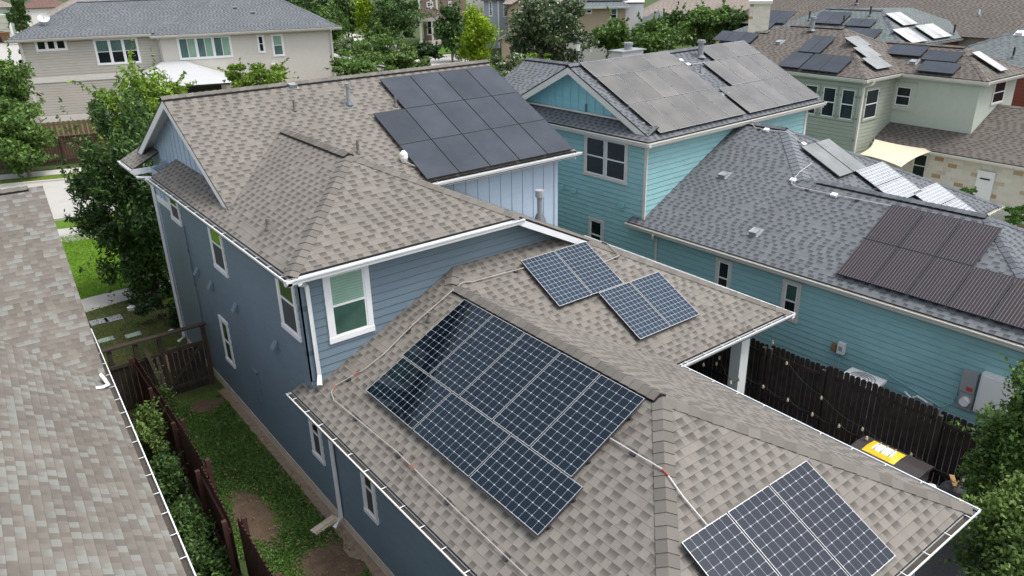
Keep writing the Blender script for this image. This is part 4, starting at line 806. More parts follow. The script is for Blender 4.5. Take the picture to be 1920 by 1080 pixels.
def stonemat():
    t = NT('limestone_blocks'); u, v = t.uv(); cm = t.n('CombineXYZ'); t.L(u, cm.inputs[0]); t.L(v, cm.inputs[1])
    br = t.n('TexBrick'); br.offset = .5; t.L(cm.outputs[0], br.inputs['Vector']); br.inputs['Scale'].default_value = 1; br.inputs['Brick Width'].default_value = .42; br.inputs['Row Height'].default_value = .2; br.inputs['Mortar Size'].default_value = .008
    br.inputs['Color1'].default_value = (0, 0, 0, 1); br.inputs['Color2'].default_value = (1, 1, 1, 1); br.inputs['Mortar'].default_value = (.5, .5, .5, 1); br.inputs['Bias'].default_value = 0
    c = t.ramp(br.outputs[0], [(0, (.62, .57, .48)), (.35, (.74, .71, .64)), (.86, (.66, .62, .53)), (.93, (.40, .24, .12)), (1, (.44, .29, .16))]); n = t.noise(6, 4, t.pos())
    return t.fin(t.mix(t.math('MULTIPLY', n, .35), c, (.42, .36, .27)), .9, .2)
M['stone'] = stonemat()
sw = MB(S); flatmb(sw, V(2.4, 0, 0), Y_, Wd, [(-10.6, .0), (.45, .0), (.45, 2.72), (-10.6, 2.72)]); flatmb(sw, V(0, -10.6, 0), X_, Sd, [(2.4, 0), (8.8, 0), (8.8, 2.7), (2.4, 2.7)]); sw.build('stone_wall', M['stone'], SH)
winpx(SH, S, 'x', 2.4, (1712, 298), (1734, 337), trim='cream', sash='cream', tw=.06, up='glass_dark', lo='glass_dark', ztop=2.45)
q = S.x((1845, 352), 2.38); m_ = MB(S); m_.box(q+V(-.09, -.36, -.75), q+V(.0, .36, .75)); m_.box(q+V(-.12, -.2, .38), q+V(-.091, .2, .44), 1); m_.build('meter_cabinet', [M['white_pl'], M['black']], SH)
# shade sail
A_, B_, C_, D_ = [S.z(p, z) for p, z in (((1640, 261), 2.95), ((1755, 281), 2.72), ((1690, 313), 2.3), ((1612, 289), 2.45))]
e = thing('shade_sail', 'cream fabric shade sail stretched from the stone house eave', 'shade sail', S.to((A_+C_)/2)); m_ = MB(S); n_ = 10
def sailp(i, j):
    s_, t_ = i/n_, j/n_; k = .10; s2_ = s_+(s_-.5)*0; p = A_*(1-s_)*(1-t_)+B_*s_*(1-t_)+C_*s_*t_+D_*(1-s_)*t_; c = (A_+B_+C_+D_)/4
    return p+(c-p)*k*(4*s_*(1-s_)*abs(2*t_-1)**3+4*t_*(1-t_)*abs(2*s_-1)**3)*1.2
for i in range(n_):
    for j in range(n_): m_.poly([sailp(i, j), sailp(i, j+1), sailp(i+1, j+1), sailp(i+1, j)])
M['sail'] = plain('cream_sail_fabric', (.66, .58, .43), .8, .05); m_.build('fabric', M['sail'], e)
m_ = MB(S); [m_.tube([p, p+V(*d)], .012, 5) for p, d in ((A_, (.4, .3, .1)), (B_, (.5, 0, .05)), (C_, (-.3, -.2, -.1)), (D_, (-.3, .2, .0)))]; m_.build('cord', M['steel'], e)
# ---- panels on the sage house
gs = 'solar panels on the sage house'
def pq(fr, pl, A, B, nx, ny, mat, lab, g, fm_='alu_dark', lift=.16): panels(fr, pl, A, B, nx, ny, mat, lab, g, fm_, (6, 10), .02, lift)
pq(S, sW, (1527, 66), (1536, 99), 2, 1, 'cells_black', lambda j, i: ['black solar panel, left of the top pair on the sage house front slope', 'black solar panel, right of the top pair on the sage house front slope'][i], gs)
pq(S, sW, (1487, 97), (1497, 127), 1, 1, 'cells_black', lambda j, i: 'single black solar panel low on the left of the sage house front slope', gs)
pq(S, sW, (1529, 100), (1571, 136), 2, 1, 'cells_black', lambda j, i: ['black solar panel, left of the bottom pair just over the sage gutter', 'black solar panel, right of the bottom pair just over the sage gutter'][i], gs)
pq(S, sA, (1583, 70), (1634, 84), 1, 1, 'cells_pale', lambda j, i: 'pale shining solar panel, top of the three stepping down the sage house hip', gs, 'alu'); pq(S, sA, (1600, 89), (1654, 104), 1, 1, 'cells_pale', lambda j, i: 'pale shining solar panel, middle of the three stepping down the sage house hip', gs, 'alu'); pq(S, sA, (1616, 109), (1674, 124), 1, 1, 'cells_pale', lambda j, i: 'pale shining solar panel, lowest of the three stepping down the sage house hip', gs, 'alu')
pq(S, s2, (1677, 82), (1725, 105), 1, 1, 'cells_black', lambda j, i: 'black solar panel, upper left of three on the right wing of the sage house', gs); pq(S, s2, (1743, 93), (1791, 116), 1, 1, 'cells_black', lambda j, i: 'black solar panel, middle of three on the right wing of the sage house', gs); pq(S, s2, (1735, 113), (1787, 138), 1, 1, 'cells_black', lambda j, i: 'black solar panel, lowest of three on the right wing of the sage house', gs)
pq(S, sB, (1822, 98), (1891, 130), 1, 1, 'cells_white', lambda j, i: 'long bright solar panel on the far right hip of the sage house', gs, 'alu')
pq(S, sW, (1355, 57), (1405, 80), 3, 1, 'cells_black', gridlab('blue-black panel', 3, 1, 'row behind the dusty panels'), gs)
louver(S, sW, (1461, 80), 'pale box vent on the left of the sage house roof', 'grey_pl', .28); louver(S, s2, (1713, 117), 'pale box vent on the right wing of the sage house roof', 'grey_pl', .3)
pipevent(S, sW, (1522, 58), 'thick dark flue at the top of the sage house roof', .11, .6, 'steel', True)
# ---- grey roofed house behind
GH = thing('grey_roofed_house', 'red-sided house with a grey hip roof full of solar panels behind the sage house', 'house', S.to((17, 9, 0)))
gW, gS = (nW, 5.78-6.5), (nS, 5.78-2.7); gE = (nE, 7.58+.5*16.6); hz = 7.58
roof(GH, S, [[on(gS, 13.1, 5.5), on(gS, 24, 5.5), on(gS, 20.2, 9.0), on(gS, 16.6, 9.0)], [on(gW, 13.1, 5.5), on(gW, 16.6, 9.0), on(gW, 16.6, 13), on(gW, 14.6, 15), on(gW, 14.6, 17.2), on(gW, 13.1, 18.7)],
    [V(16.6, 9, 7.58), V(20.2, 9, 7.58), V(24, 13, 5.8), V(24, 16, 5.8), V(16.6, 13, 7.58)], [on(gW, 14.6, 15), on(gW, 14.6, 17.2), V(16.1, 18.7, 5.83), V(18, 15, 5.83)], [on(gW, 16.6, 13), on(gW, 14.6, 15), V(18, 15, 5.83), V(24, 16, 5.8)], [on(gW, 14.6, 17.2), on(gW, 13.1, 18.7), V(16.1, 18.7, 5.83)]], 'sh_slate', name='roof', under='cream')
capstrip(GH, S, V(16.6, 9, 7.58), V(13.1, 5.5, 5.83), nW, nS, 'cap_grey', step=.4); capstrip(GH, S, V(16.6, 13, 7.58), V(16.6, 9, 7.58), nW, nE, 'cap_grey', True, step=.4, name='ridge_vent'); capstrip(GH, S, V(14.6, 17.2, 6.58), V(14.6, 15, 6.58), nW, nE, 'cap_grey', True, step=.4, name='ridge_vent')
gw = MB(S); lapmb(gw, V(0, 5.9, 0), X_, Sd, [(13.5, .1), (23.6, .1), (23.6, 5.95), (13.5, 5.95)]); lapmb(gw, V(13.5, 0, 0), Y_, Wd, [(5.9, .1), (18.3, .1), (18.3, 5.95), (5.9, 5.95)]); flatmb(gw, V(23.6, 0, 0), Y_, X_, [(5.9, .1), (15, .1), (15, 5.9), (5.9, 5.9)]); gw.build('lap_wall', M['red_lap'], GH); gutter(GH, S, V(13.0, 5.5, 5.8), V(24, 5.5, 5.8), -Y_, 'grey_pl', False)
gg = 'solar panels on the grey roofed house'
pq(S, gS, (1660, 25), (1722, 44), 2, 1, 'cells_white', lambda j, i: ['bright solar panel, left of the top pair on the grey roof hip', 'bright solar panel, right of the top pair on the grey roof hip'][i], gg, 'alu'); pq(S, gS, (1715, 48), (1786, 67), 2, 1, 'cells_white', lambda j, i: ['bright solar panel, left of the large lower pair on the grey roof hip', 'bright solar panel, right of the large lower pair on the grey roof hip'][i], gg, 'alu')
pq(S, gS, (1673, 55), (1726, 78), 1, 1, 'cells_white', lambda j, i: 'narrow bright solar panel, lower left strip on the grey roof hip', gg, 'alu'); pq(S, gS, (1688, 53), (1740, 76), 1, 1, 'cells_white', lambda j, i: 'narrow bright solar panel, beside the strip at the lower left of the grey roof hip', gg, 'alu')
pq(S, gW, (1440, 19), (1470, 43), 2, 1, 'cells_black', lambda j, i: ['dark solar panel, left of the upper pair on the far left of the grey roof', 'dark solar panel, right of the upper pair on the far left of the grey roof'][i], gg); pq(S, gW, (1425, 37), (1440, 55), 2, 1, 'cells_black', lambda j, i: ['dark solar panel, left of the lower pair on the far left of the grey roof', 'dark solar panel, right of the lower pair on the far left of the grey roof'][i], gg)
pq(S, gW, (1541, 21), (1575, 45), 2, 1, 'cells_black', lambda j, i: ['dark solar panel, left of the pair in the middle of the grey roof', 'dark solar panel, right of the pair in the middle of the grey roof'][i], gg)
pq(S, gW, (1597, 34), (1631, 50), 2, 1, 'cells_black', lambda j, i: ['dark solar panel, left of the upper pair beside the grey roof hip', 'dark solar panel, right of the upper pair beside the grey roof hip'][i], gg); pq(S, gW, (1590, 51), (1637, 73), 2, 1, 'cells_black', lambda j, i: ['dark solar panel, left of the lower pair beside the grey roof hip', 'dark solar panel, right of the lower pair beside the grey roof hip'][i], gg)
for p, l in (((1517, 38), 'dark pipe on the grey roof between the dark panels'), ((1581, 47), 'dark pipe on the grey roof just left of its hip'), ((1631, 30), 'dark pipe near the top of the grey roof hip')): pipevent(S, gW, p, l, .06, .6, 'bracket')
pipevent(S, gS, (1788, 64), 'dark pipe at the right end of the grey roof', .06, .6, 'bracket')
# ---- red house at the right edge
RH = thing('red_house', 'red-sided house with a greenish hip roof at the right edge behind the sage house', 'house', S.to((13, -6, 0)))
rW, rN = (nW, 5.78-4.55), (nN, 5.78+.5*1.9)
roof(RH, S, [[on(rW, 9.1, 1.9), on(rW, 9.1, -14), on(rW, 12.6, -10.5), on(rW, 12.6, -1.6)], [on(rW, 9.1, 1.9), on(rW, 12.6, -1.6), V(16.1, 1.9, 5.78)], [V(12.6, -1.6, 7.53), V(12.6, -10.5, 7.53), V(16.1, -14, 5.78), V(16.1, 1.9, 5.78)], [V(12.6, -10.5, 7.53), V(9.1, -14, 5.78), V(16.1, -14, 5.78)]], 'sh_slate', name='roof', under='white')
capstrip(RH, S, V(12.6, -1.6, 7.53), V(12.6, -10.5, 7.53), nW, nE, 'cap_grey', step=.4); capstrip(RH, S, V(12.6, -1.6, 7.53), V(9.1, 1.9, 5.78), nW, nN, 'cap_grey', step=.4)
rw = MB(S); lapmb(rw, V(9.5, 0, 0), Y_, Wd, [(-13.5, 3.0), (1.5, 3.0), (1.5, 5.9), (-13.5, 5.9)]); flatmb(rw, V(0, 1.5, 0), X_, Y_, [(9.5, 0), (15.7, 0), (15.7, 5.8), (9.5, 5.8)]); flatmb(rw, V(0, -13.5, 0), X_, Sd, [(9.5, 0), (15.7, 0), (15.7, 5.8), (9.5, 5.8)]); rw.build('lap_wall', M['red_lap'], RH)
rw = MB(S); flatmb(rw, V(9.5, 0, 0), Y_, Wd, [(-13.5, 0), (1.5, 0), (1.5, 2.96), (-13.5, 2.96)]); rw.build('stone_wall', M['stone'], RH); board(RH, S, V(9.5, 0, 0), Y_, Wd, -13.5, 1.5, 2.94, 3.1, .06, 'cream', 'ledge')
louver(S, rW, (1913, 63), 'white box vent on the green-grey roof at the right edge', 'white_pl', .34); pipevent(S, rW, (1899, 108), 'dark pipe low on the green-grey roof at the right edge', .05, .5, 'bracket')
# ---- large brown roof at the top right
KH = thing('brown_roofed_house', 'house under a very large plain brown shingle roof at the top right corner', 'house', S.to((26, 2, 0)))
kW = (nW, 5.9-.5*20.5)
roof(KH, S, [[on(kW, 20.5, 10.5), on(kW, 20.5, -16), on(kW, 28.4, -8), on(kW, 28.4, 18)], [on(kW, 20.5, 10.5), on(kW, 28.4, 18), V(20.6, 26, 5.9)], [V(28.4, 18, 9.85), V(28.4, -8, 9.85), V(36, -16, 5.9), V(36, 26, 5.9)], [V(28.4, 18, 9.85), V(36, 26, 5.9), V(20.6, 26, 5.9)], [V(28.4, -8, 9.85), on(kW, 20.5, -16), V(36, -16, 5.9)]], 'sh_brown', name='roof', under='white')
capstrip(KH, S, V(28.4, 18, 9.85), V(28.4, -8, 9.85), nW, nE, 'cap_brown', True, step=.5, name='ridge_vent')
kw = MB(S); lapmb(kw, V(21.0, 0, 0), Y_, Wd, [(-15.5, 0), (10, 0), (10, 6), (-15.5, 6)]); flatmb(kw, V(0, 25.5, 0), X_, Y_, [(21, 0), (35.5, 0), (35.5, 6), (21, 6)]); flatmb(kw, V(35.5, 0, 0), Y_, X_, [(-15.5, 0), (25.5, 0), (25.5, 6), (-15.5, 6)]); kw.build('lap_wall', M['tan_lap'], KH)
pipevent(S, kW, (1835, 30), 'small pale vent on the large brown roof', .05, .4, 'white_pl'); pipevent(S, kW, (1606, 8), 'dark pipe on the large brown roof behind the grey roof ridge', .08, .9, 'bracket')
# ================================================================ taupe house across the street
A = Fr(7.6, 70.8, -18.0)
AH = thing('taupe_house', 'large taupe and cream two-storey house with a grey hip roof across the street', 'house', A.to((11, 3, 0)))
aS, aR = (nS, 6.35+.25), (nS, 6.2+.45)
aW2 = (nW, 6.2-.5*9.3); aE2 = (nE, 6.2+.5*23.9); aW = (nW, 6.35+.35)
roof(AH, A, [[on(aS, -.7, -.5), on(aS, 9.75, -.5), on(aS, 15.2, 4.1), on(aS, 3.9, 4.1)], [on(aW, -.7, -.5), on(aW, 3.9, 4.1), on(aW, 3.9, 5.0), on(aW, -.7, 9.6)], [V(3.9, 4.1, 8.65), V(15.2, 4.1, 8.65), V(15.2, 9.6, 6.35), V(-.7, 9.6, 6.35), V(3.9, 5, 8.65)],
    [on(aR, 9.3, -.9), on(aR, 23.9, -.9), on(aR, 16.6, 6.4)], [on(aW2, 9.3, -.9), on(aW2, 16.6, 6.4), on(aW2, 16.6, 9), on(aW2, 9.3, 16)], [on(aE2, 23.9, -.9), on(aE2, 16.6, 6.4), on(aE2, 16.6, 9), on(aE2, 23.9, 16)], [V(16.6, 9, 9.85), V(9.3, 16, 6.2), V(23.9, 16, 6.2)]], 'sh_grey', name='roof', under='cream')
for a, b, n1, n2 in ((V(3.9, 4.1, 8.65), on(aS, -.7, -.5), nW, nS), (V(16.6, 6.4, 9.85), on(aR, 9.3, -.9), nW, nS), (V(16.6, 6.4, 9.85), on(aR, 23.9, -.9), nE, nS)): capstrip(AH, A, a, b, n1, n2, 'cap_grey', step=.5)
capstrip(AH, A, V(3.9, 4.1, 8.65), V(13.7, 4.1, 8.65), nS, nN, 'cap_grey', True, step=.5, name='ridge_vent')
for a, b, o in ((V(-.8, -.5, 6.33), V(9.3, -.5, 6.33), -Y_), (V(9.2, -.9, 6.18), V(24.0, -.9, 6.18), -Y_), (V(9.3, -.9, 6.18), V(9.3, -.5, 6.18), -X_)): gutter(AH, A, a, b, o, 'cream', False, .16); fascia(AH, A, a+V(0, .02, .03), b+V(0, .02, .03), -np.asarray(o), .2, .03, 'cream')
aw = MB(A); lapmb(aw, V(0, 0, 0), X_, Sd, [(0, .1), (9.8, .1), (9.8, 6.4), (0, 6.4)], .2, .022); flatmb(aw, V(0, 0, 0), Y_, Wd, [(0, 0), (9, 0), (9, 6.4), (0, 6.4)]); aw.build('lap_wall', M['tan_lap'], AH)
aw = MB(A); flatmb(aw, V(0, -.35, 0), X_, Sd, [(9.8, 0), (23.2, 0), (23.2, 6.3), (9.8, 6.3)]); flatmb(aw, V(23.2, 0, 0), Y_, X_, [(-.35, 0), (15, 0), (15, 6.3), (-.35, 6.3)]); flatmb(aw, V(9.8, 0, 0), Y_, Wd, [(-.35, 0), (15, 0), (15, 6.3), (-.35, 6.3)]); flatmb(aw, V(0, 15, 0), X_, Y_, [(9.8, 0), (23.2, 0), (23.2, 6.3), (9.8, 6.3)]); aw.build('stucco_wall', M['tan_st'], AH)
board(AH, A, V(0, 0, 0), X_, Sd, .1, 7.2, 3.05, 3.45, .06, 'cream', 'trim_band'); board(AH, A, V(0, 0, 0), X_, Sd, -.06, .16, .1, 6.2, .05, 'cream', 'corner_board'); board(AH, A, V(0, 0, 0), X_, Sd, 0, 9.7, .05, .5, .05, 'tan_st', 'foundation')
ak = dict(trim='white', sash='white', tw=.13)
winpx(AH, A, 'y', 0, (63, 74), (128, 94), cols=3, kind='fixed', up='glass_dark', **ak); winpx(AH, A, 'y', 0, (173, 73), (266, 118), cols=3, up='glass_teal', lo='glass_dark', **ak)
winpx(AH, A, 'y', -.35, (330, 70), (438, 107), cols=3, kind='slider', up='glass_pale', lo='glass_teal', **ak); winpx(AH, A, 'y', -.35, (480, 65), (499, 99), up='glass_dark', lo='glass_dark', **ak); winpx(AH, A, 'y', -.35, (507, 64), (535, 105), up='glass_pale', lo='glass_teal', **ak)
spout(AH, A, [V(9.6, -.55, 6.1), V(9.72, -.1, 5.7), V(9.72, -.1, 3.9)], .07, 'cream'); spout(AH, A, [V(23.1, -.95, 6.0), V(23.1, -.45, 5.7), V(23.1, -.45, .2)], .07, 'cream'); spout(AH, A, [V(.05, -.55, 6.2), V(.1, -.1, 5.9), V(.1, -.1, 3.5)], .07, 'cream')
roof(AH, A, [[V(-.02, -.4, 4.3), V(-.02, 6, 4.3), V(-2.6, 6, 3.0), V(-2.6, -.4, 3.0)]], 'sh_grey', name='side_roof', under='cream')
aw = MB(A); flatmb(aw, V(0, -.1, 0), X_, Sd, [(-2.3, 0), (0, 0), (0, 4.1), (-2.3, 2.9)]); flatmb(aw, V(-2.3, 0, 0), Y_, Wd, [(-.1, 0), (6, 0), (6, 2.9), (-2.3*0-.1, 2.9)]); aw.build('side_wall', M['tan_lap'], AH)
M['metal_roof'] = plain('white_metal_roof', (.46, .47, .48), .3, .04)
roof(AH, A, [[V(6.7, -.05, 2.95), V(7.0, -3.4, 2.6), V(9.6, -.4, 4.15)], [V(7.0, -3.4, 2.6), V(14.6, -3.4, 2.6), V(11.4, -.4, 4.15), V(9.6, -.4, 4.15)], [V(14.6, -3.4, 2.6), V(14.8, -.4, 2.8), V(11.4, -.4, 4.15)]], 'metal_roof', .12, 'porch_roof')
pm = MB(A); [pm.box(V(x-.1, -3.2, 0), V(x+.1, -3.0, 2.5)) for x in (7.3, 10.8, 14.3)]; pm.build('porch_post', M['cream'], AH); board(AH, A, V(0, -.35, 0), X_, Sd, 10.5, 13.8, .3, 2.4, .05, 'glass_dark', 'porch_door')
roof(AH, A, [[V(23.3, 0, 3.6), V(23.3, 5, 3.6), V(27.6, 5, 2.6), V(27.6, 0, 2.6)]], 'metal_roof', .14, 'side_porch_roof'); [MB(A).box(V(x-.09, y-.09, 0), V(x+.09, y+.09, 2.6)).build('porch_post', M['cream'], AH) for x in (25.4, 27.3) for y in (.3, 4.6)]
board(AH, A, V(0, .15, 0), X_, Sd, 23.3, 27.2, 2.3, 2.75, .1, 'cream', 'porch_beam')
for p in ((441, 15), (474, 24)): louver(A, aR, p, 'small dark vent on the %s of the taupe house roof' % ('upper middle' if p[0] == 441 else 'right slope'), 'sheet', .34)
q = A.y((514, 124), -.37); e = thing('utility_box', 'small white box on the cream wall below the taupe house windows', 'utility box', A.to(q)); m_ = MB(A); m_.box(q+V(-.2, -.14, -.25), q+V(.2, 0, .25)); m_.build('box', M['white_pl'], e); m_ = MB(A); m_.box(q+V(-.15, -.16, -.2), q+V(.15, -.142, .1)); m_.build('cover', M['grey_pl'], e)
dp = A.to(on(aW, -.1, 1.2)) ; q = A.W((82, 33), aS[0], aS[1]+.6); e = thing('satellite_dish', 'white satellite dish at the left hip of the taupe house roof', 'satellite dish', A.to(q)); m_ = MB()
c = A.to(q); dd = nrm(V(-.25, -1, .35)); ax = nrm(np.cross(dd, Z_)); ay = np.cross(ax, dd)
for k in range(4):
    for i in range(14):
        f = lambda r, a: c+ax*r*math.cos(a)*.42+ay*r*math.sin(a)*.34-dd*(.12-(r*r)*.14)
        r0_, r1_, a0, a1 = k/4, (k+1)/4, 2*math.pi*i/14, 2*math.pi*(i+1)/14
        m_.poly([f(r0_, a0), f(r1_, a0), f(r1_, a1), f(r0_, a1)] if k else [f(0, 0), f(r1_, a0), f(r1_, a1)])
m_.build('dish', M['white_pl'], e); m_ = MB(); m_.tube([c-V(0, 0, .75), c-dd*.13], .04, 6); m_.build('mast', M['steel'], e); m_ = MB(); m_.tube([c-ay*.3, c+dd*.26, c+dd*.3], .02, 6); m_.build('arm', M['steel'], e)
# ================================================================ houses farther off: each set facing us at its distance
def FH(px, D, turn=0.):
    d = ray(*px); h = math.hypot(d[0], d[1]); return Fr(d[0]/h*D, d[1]/h*D, -math.degrees(math.atan2(d[0], d[1]))+turn)
def hiproof(par, fr, x0, x1, y0, y1, z, mat, pitch=.5, ov=.5, gable=None, under='white'):
    x0, x1, y0, y1 = x0-ov, x1+ov, y0-ov, y1+ov
    if gable == 'front':
        xm = (x0+x1)/2; h = z+(x1-x0)/2*pitch; roof(par, fr, [[V(x0, y0, z), V(xm, y0, h), V(xm, y1, h), V(x0, y1, z)], [V(x1, y0, z), V(x1, y1, z), V(xm, y1, h), V(xm, y0, h)]], mat, .12, under=under); return h
    if gable == 'side':
        ym = (y0+y1)/2; h = z+(y1-y0)/2*pitch; roof(par, fr, [[V(x0, y0, z), V(x1, y0, z), V(x1, ym, h), V(x0, ym, h)], [V(x0, y1, z), V(x0, ym, h), V(x1, ym, h), V(x1, y1, z)]], mat, .12, under=under); return h
    s = min(x1-x0, y1-y0)/2; h = z+s*pitch
    if x1-x0 >= y1-y0: a, b = V(x0+s, (y0+y1)/2, h), V(x1-s, (y0+y1)/2, h)
    else: a, b = V((x0+x1)/2, y0+s, h), V((x0+x1)/2, y1-s, h)
    if x1-x0 >= y1-y0: P = [[V(x0, y0, z), V(x1, y0, z), b, a], [V(x1, y0, z), V(x1, y1, z), b], [V(x1, y1, z), V(x0, y1, z), a, b], [V(x0, y1, z), V(x0, y0, z), a]]
    else: P = [[V(x0, y0, z), V(x1, y0, z), a], [V(x1, y0, z), V(x1, y1, z), b, a], [V(x1, y1, z), V(x0, y1, z), b], [V(x0, y1, z), V(x0, y0, z), a, b]]
    roof(par, fr, P, mat, .12, under=under); return h
def walls(par, fr, x0, x1, y0, y1, z0, z1, mat, gable=None, pitch=.5, lap=None):
    mb = MB(fr)
    fr_ = [(x0, z0), (x1, z0), (x1, z1), (x0, z1)] if gable != 'front' else [(x0, z0), (x1, z0), (x1, z1), ((x0+x1)/2, z1+(x1-x0)/2*pitch), (x0, z1)]
    (lapmb(mb, V(0, y0, 0), X_, Sd, fr_, lap, .03) if lap else flatmb(mb, V(0, y0, 0), X_, Sd, fr_)); flatmb(mb, V(0, y1, 0), X_, Y_, fr_)
    sd_ = [(y0, z0), (y1, z0), (y1, z1), (y0, z1)]
    if gable == 'side': sd_ = [(y0, z0), (y1, z0), (y1, z1), ((y0+y1)/2, z1+(y1-y0)/2*pitch), (y0, z1)]
    flatmb(mb, V(x0, 0, 0), Y_, Wd, sd_); flatmb(mb, V(x1, 0, 0), Y_, X_, sd_); return mb.build('wall', mat, par)
col = lambda n, c, **k: plain(n, c, .85, .07, 2., **k)
def fhouse(label, px, D, x0px, x1px, eave, depth, wall, roofm, turn=0., gable=None, lap=None, pitch=.5, ov=.45, name='far_house', z0=0.):
    fr = FH(px, D, turn); a, b = fr.y((x0px, eave), 0), fr.y((x1px, eave), 0); z = (a[2]+b[2])/2
    e = thing(name, label, 'house', fr.to(((a[0]+b[0])/2, depth/2, 0))); walls(e, fr, a[0], b[0], 0, depth, z0, z, wall, gable, pitch, lap); hiproof(e, fr, a[0], b[0], 0, depth, z-.02 if gable is None else z-ov*pitch*.9, roofm, pitch, ov, gable); return e, fr, a[0], b[0], z
# -- far left: garages along the alley
e, fr, x0, x1, z = fhouse('pale green garage house at the top left corner of the photo', (10, 30), 175, -40, 19, 14, 12, col('pale_green_stucco', (.36, .42, .36)), M['sh_far'])
board(e, fr, V(0, 0, 0), X_, Sd, x1-4.4, x1-.5, 0, fr.y((5, 26), 0)[2], .15, 'white', 'garage_frame'); board(e, fr, V(0, -.16, 0), X_, Sd, x1-4.0, x1-.9, 0, fr.y((5, 28), 0)[2], .06, 'sage_lap', 'garage_door')
e, fr, x0, x1, z = fhouse('white garage house with a dark red-brown roof at the top left', (78, 30), 165, 43, 125, 14, 11, col('white_stucco', (.62, .60, .55)), M['sh_red'])
board(e, fr, V(0, 0, 0), X_, Sd, x0+.9, x0+5.2, 0, fr.y((60, 25), 0)[2], .12, 'cream', 'garage_door'); board(e, fr, V(0, 0, 0), X_, Sd, x0-.2, x0+.4, 0, z, .2, 'cream', 'corner_post')
e, fr, x0, x1, z = fhouse('house with a broad pale brown roof showing just behind the taupe house ridge', (200, 30), 104, 88, 520, 20, 12, col('beige_stucco', (.42, .38, .31)), M['sh_far'])
bins = [((24, 57), 'green wheeled bin beside the orange bin by the far garage', (.03, .09, .05)), ((41, 57), 'orange wheeled bin standing by the far garage', (.42, .13, .04)), ((50, 54), 'dark blue wheeled bin behind the orange bin', (.03, .04, .09)), ((3, 80), 'dark navy wheeled bin at the left edge of the alley', (.03, .035, .06)), ((13, 81), 'brown wheeled bin at the left edge of the alley', (.17, .08, .045))]
for (px, lb, c) in bins:
    p = WF.z(px, 0); k = 1.5; e = thing('wheeled_bin', lb, 'bin', p); m_ = MB(); b0, b1 = .42*k, .5*k
    q = lambda s, z: [p+V(-s, -s, z), p+V(s, -s, z), p+V(s, s, z), p+V(-s, s, z)]
    lo, hi = q(b0*.8, .08), q(b1*.9, 1.35*k*.8); m_.poly(lo[::-1]); [m_.poly([lo[i], lo[(i+1) % 4], hi[(i+1) % 4], hi[i]]) for i in range(4)]; m_.poly(hi)
    mt = col('bin_plastic', c); m_.build('body', mt, e); m_ = MB(); m_.box(hi[0]+V(-.05, -.05, .005), hi[2]+V(.05, .05, .1)); m_.build('lid', mt, e); m_ = MB(); [m_.tube([p+V(x, .35, .15), p+V(x+.08, .35, .15)], .15, 10) for x in (-.5, .42)]; m_.build('wheels', M['black'], e)
# -- middle distance, right of the taupe house
pw = col('brown_porch_siding', (.27, .20, .16)); wh_ = col('white_stucco_wall', (.72, .73, .74)); bg = siding('blue_grey_far_siding', (.36, .40, .46)); tn = col('tan_stucco_wall', (.43, .34, .24)); yl = col('pale_yellow_stucco', (.62, .50, .24)); rb = col('grey_brown_wall', (.30, .27, .25))
e, fr, x0, x1, z = fhouse('tall brown house with a two-level front porch in the distance', (830, 60), 112, 788, 872, -40, 10, pw, M['sh_far'], lap=.25, name='porch_house')
cx0, cx1 = fr.y((790, 60), 0)[0], fr.y((822, 60), 0)[0]; zd = fr.y((800, 38), 0)[2]; zd2 = fr.y((800, 32), 0)[2]; zg = fr.y((800, 85), 0)[2]; zr_ = fr.y((800, 15), 0)[2]; pd = -2.2
for x in (cx0, (cx0+cx1)/2+.4, cx1): m_ = MB(fr); m_.box(V(x-.13, pd, 0), V(x+.13, pd+.26, 8)); m_.build('porch_post', M['cream'], e)
[MB(fr).box(V(cx0-.3, pd-.1, zq), V(cx1+.3, -.02, zq+.4)).build('porch_floor', M['tan_lap'], e) for zq in (zd, .5)]
m_ = MB(fr); m_.box(V(cx0, pd, zd+.45), V(cx1, pd+.08, zr_)); m_.build('balcony_rail', pw, e); m_ = MB(fr); [m_.box(V(cx0+.6+k*.5, pd-.4-k*.4, .0), V(cx0+2.2, pd-.02-k*.4, .8-k*.3)) for k in range(3)]; m_.build('porch_steps', M['tan_lap'], e)
for xa, xb, za, zb2 in ((800, 812, 3, 14), (801, 811, 38, 66), (841, 846, 2, 15)): a, b = fr.y((xa, zb2), -.01), fr.y((xb, za), -.01); window(e, fr, V(0, -.03, 0), X_, Sd, a[0], b[0], a[2], b[2], tw=.12, up='glass_dark', lo='glass_dark')
e, fr, x0, x1, z = fhouse('plain white house beside the brown porch house', (888, 40), 118, 856, 908, -35, 10, wh_, M['sh_far'], name='white_house')
a, b = fr.y((865, 28), 0), fr.y((870, 2), 0); window(e, fr, V(0, 0, 0), X_, Sd, a[0], b[0], a[2], b[2], tw=.08)
a, b = fr.y((857, 66), 0), fr.y((906, 33), 0); board(e, fr, V(0, 0, 0), X_, Sd, x0, x1, 0, a[2]+1.5, .08, 'tan_st', 'lower_wall')
e, fr, x0, x1, z = fhouse('pale blue-grey house with two upper windows behind the lime tree', (935, 40), 108, 907, 972, -1, 9, bg, M['sh_far'], lap=.22, name='grey_house')
for xa, xb, za, zb2 in ((917, 923, 2, 31), (944, 957, 5, 32)): a, b = fr.y((xa, zb2), 0), fr.y((xb, za), 0); window(e, fr, V(0, 0, 0), X_, Sd, a[0], b[0], a[2], b[2], tw=.1, up='glass_pale' if xa > 930 else 'glass_teal')
m_ = MB(fr); a = fr.y((934, 2), -.06); m_.box(V(a[0]-.1, -.14, 0), V(a[0]+.1, -.03, z)); m_.build('downspout', M['white'], e)
e, fr, x0, x1, z = fhouse('tan house with front gables hidden behind the flowering magnolia', (1000, 40), 96, 950, 1064, 6, 12, tn, M['sh_far'], name='tan_house')
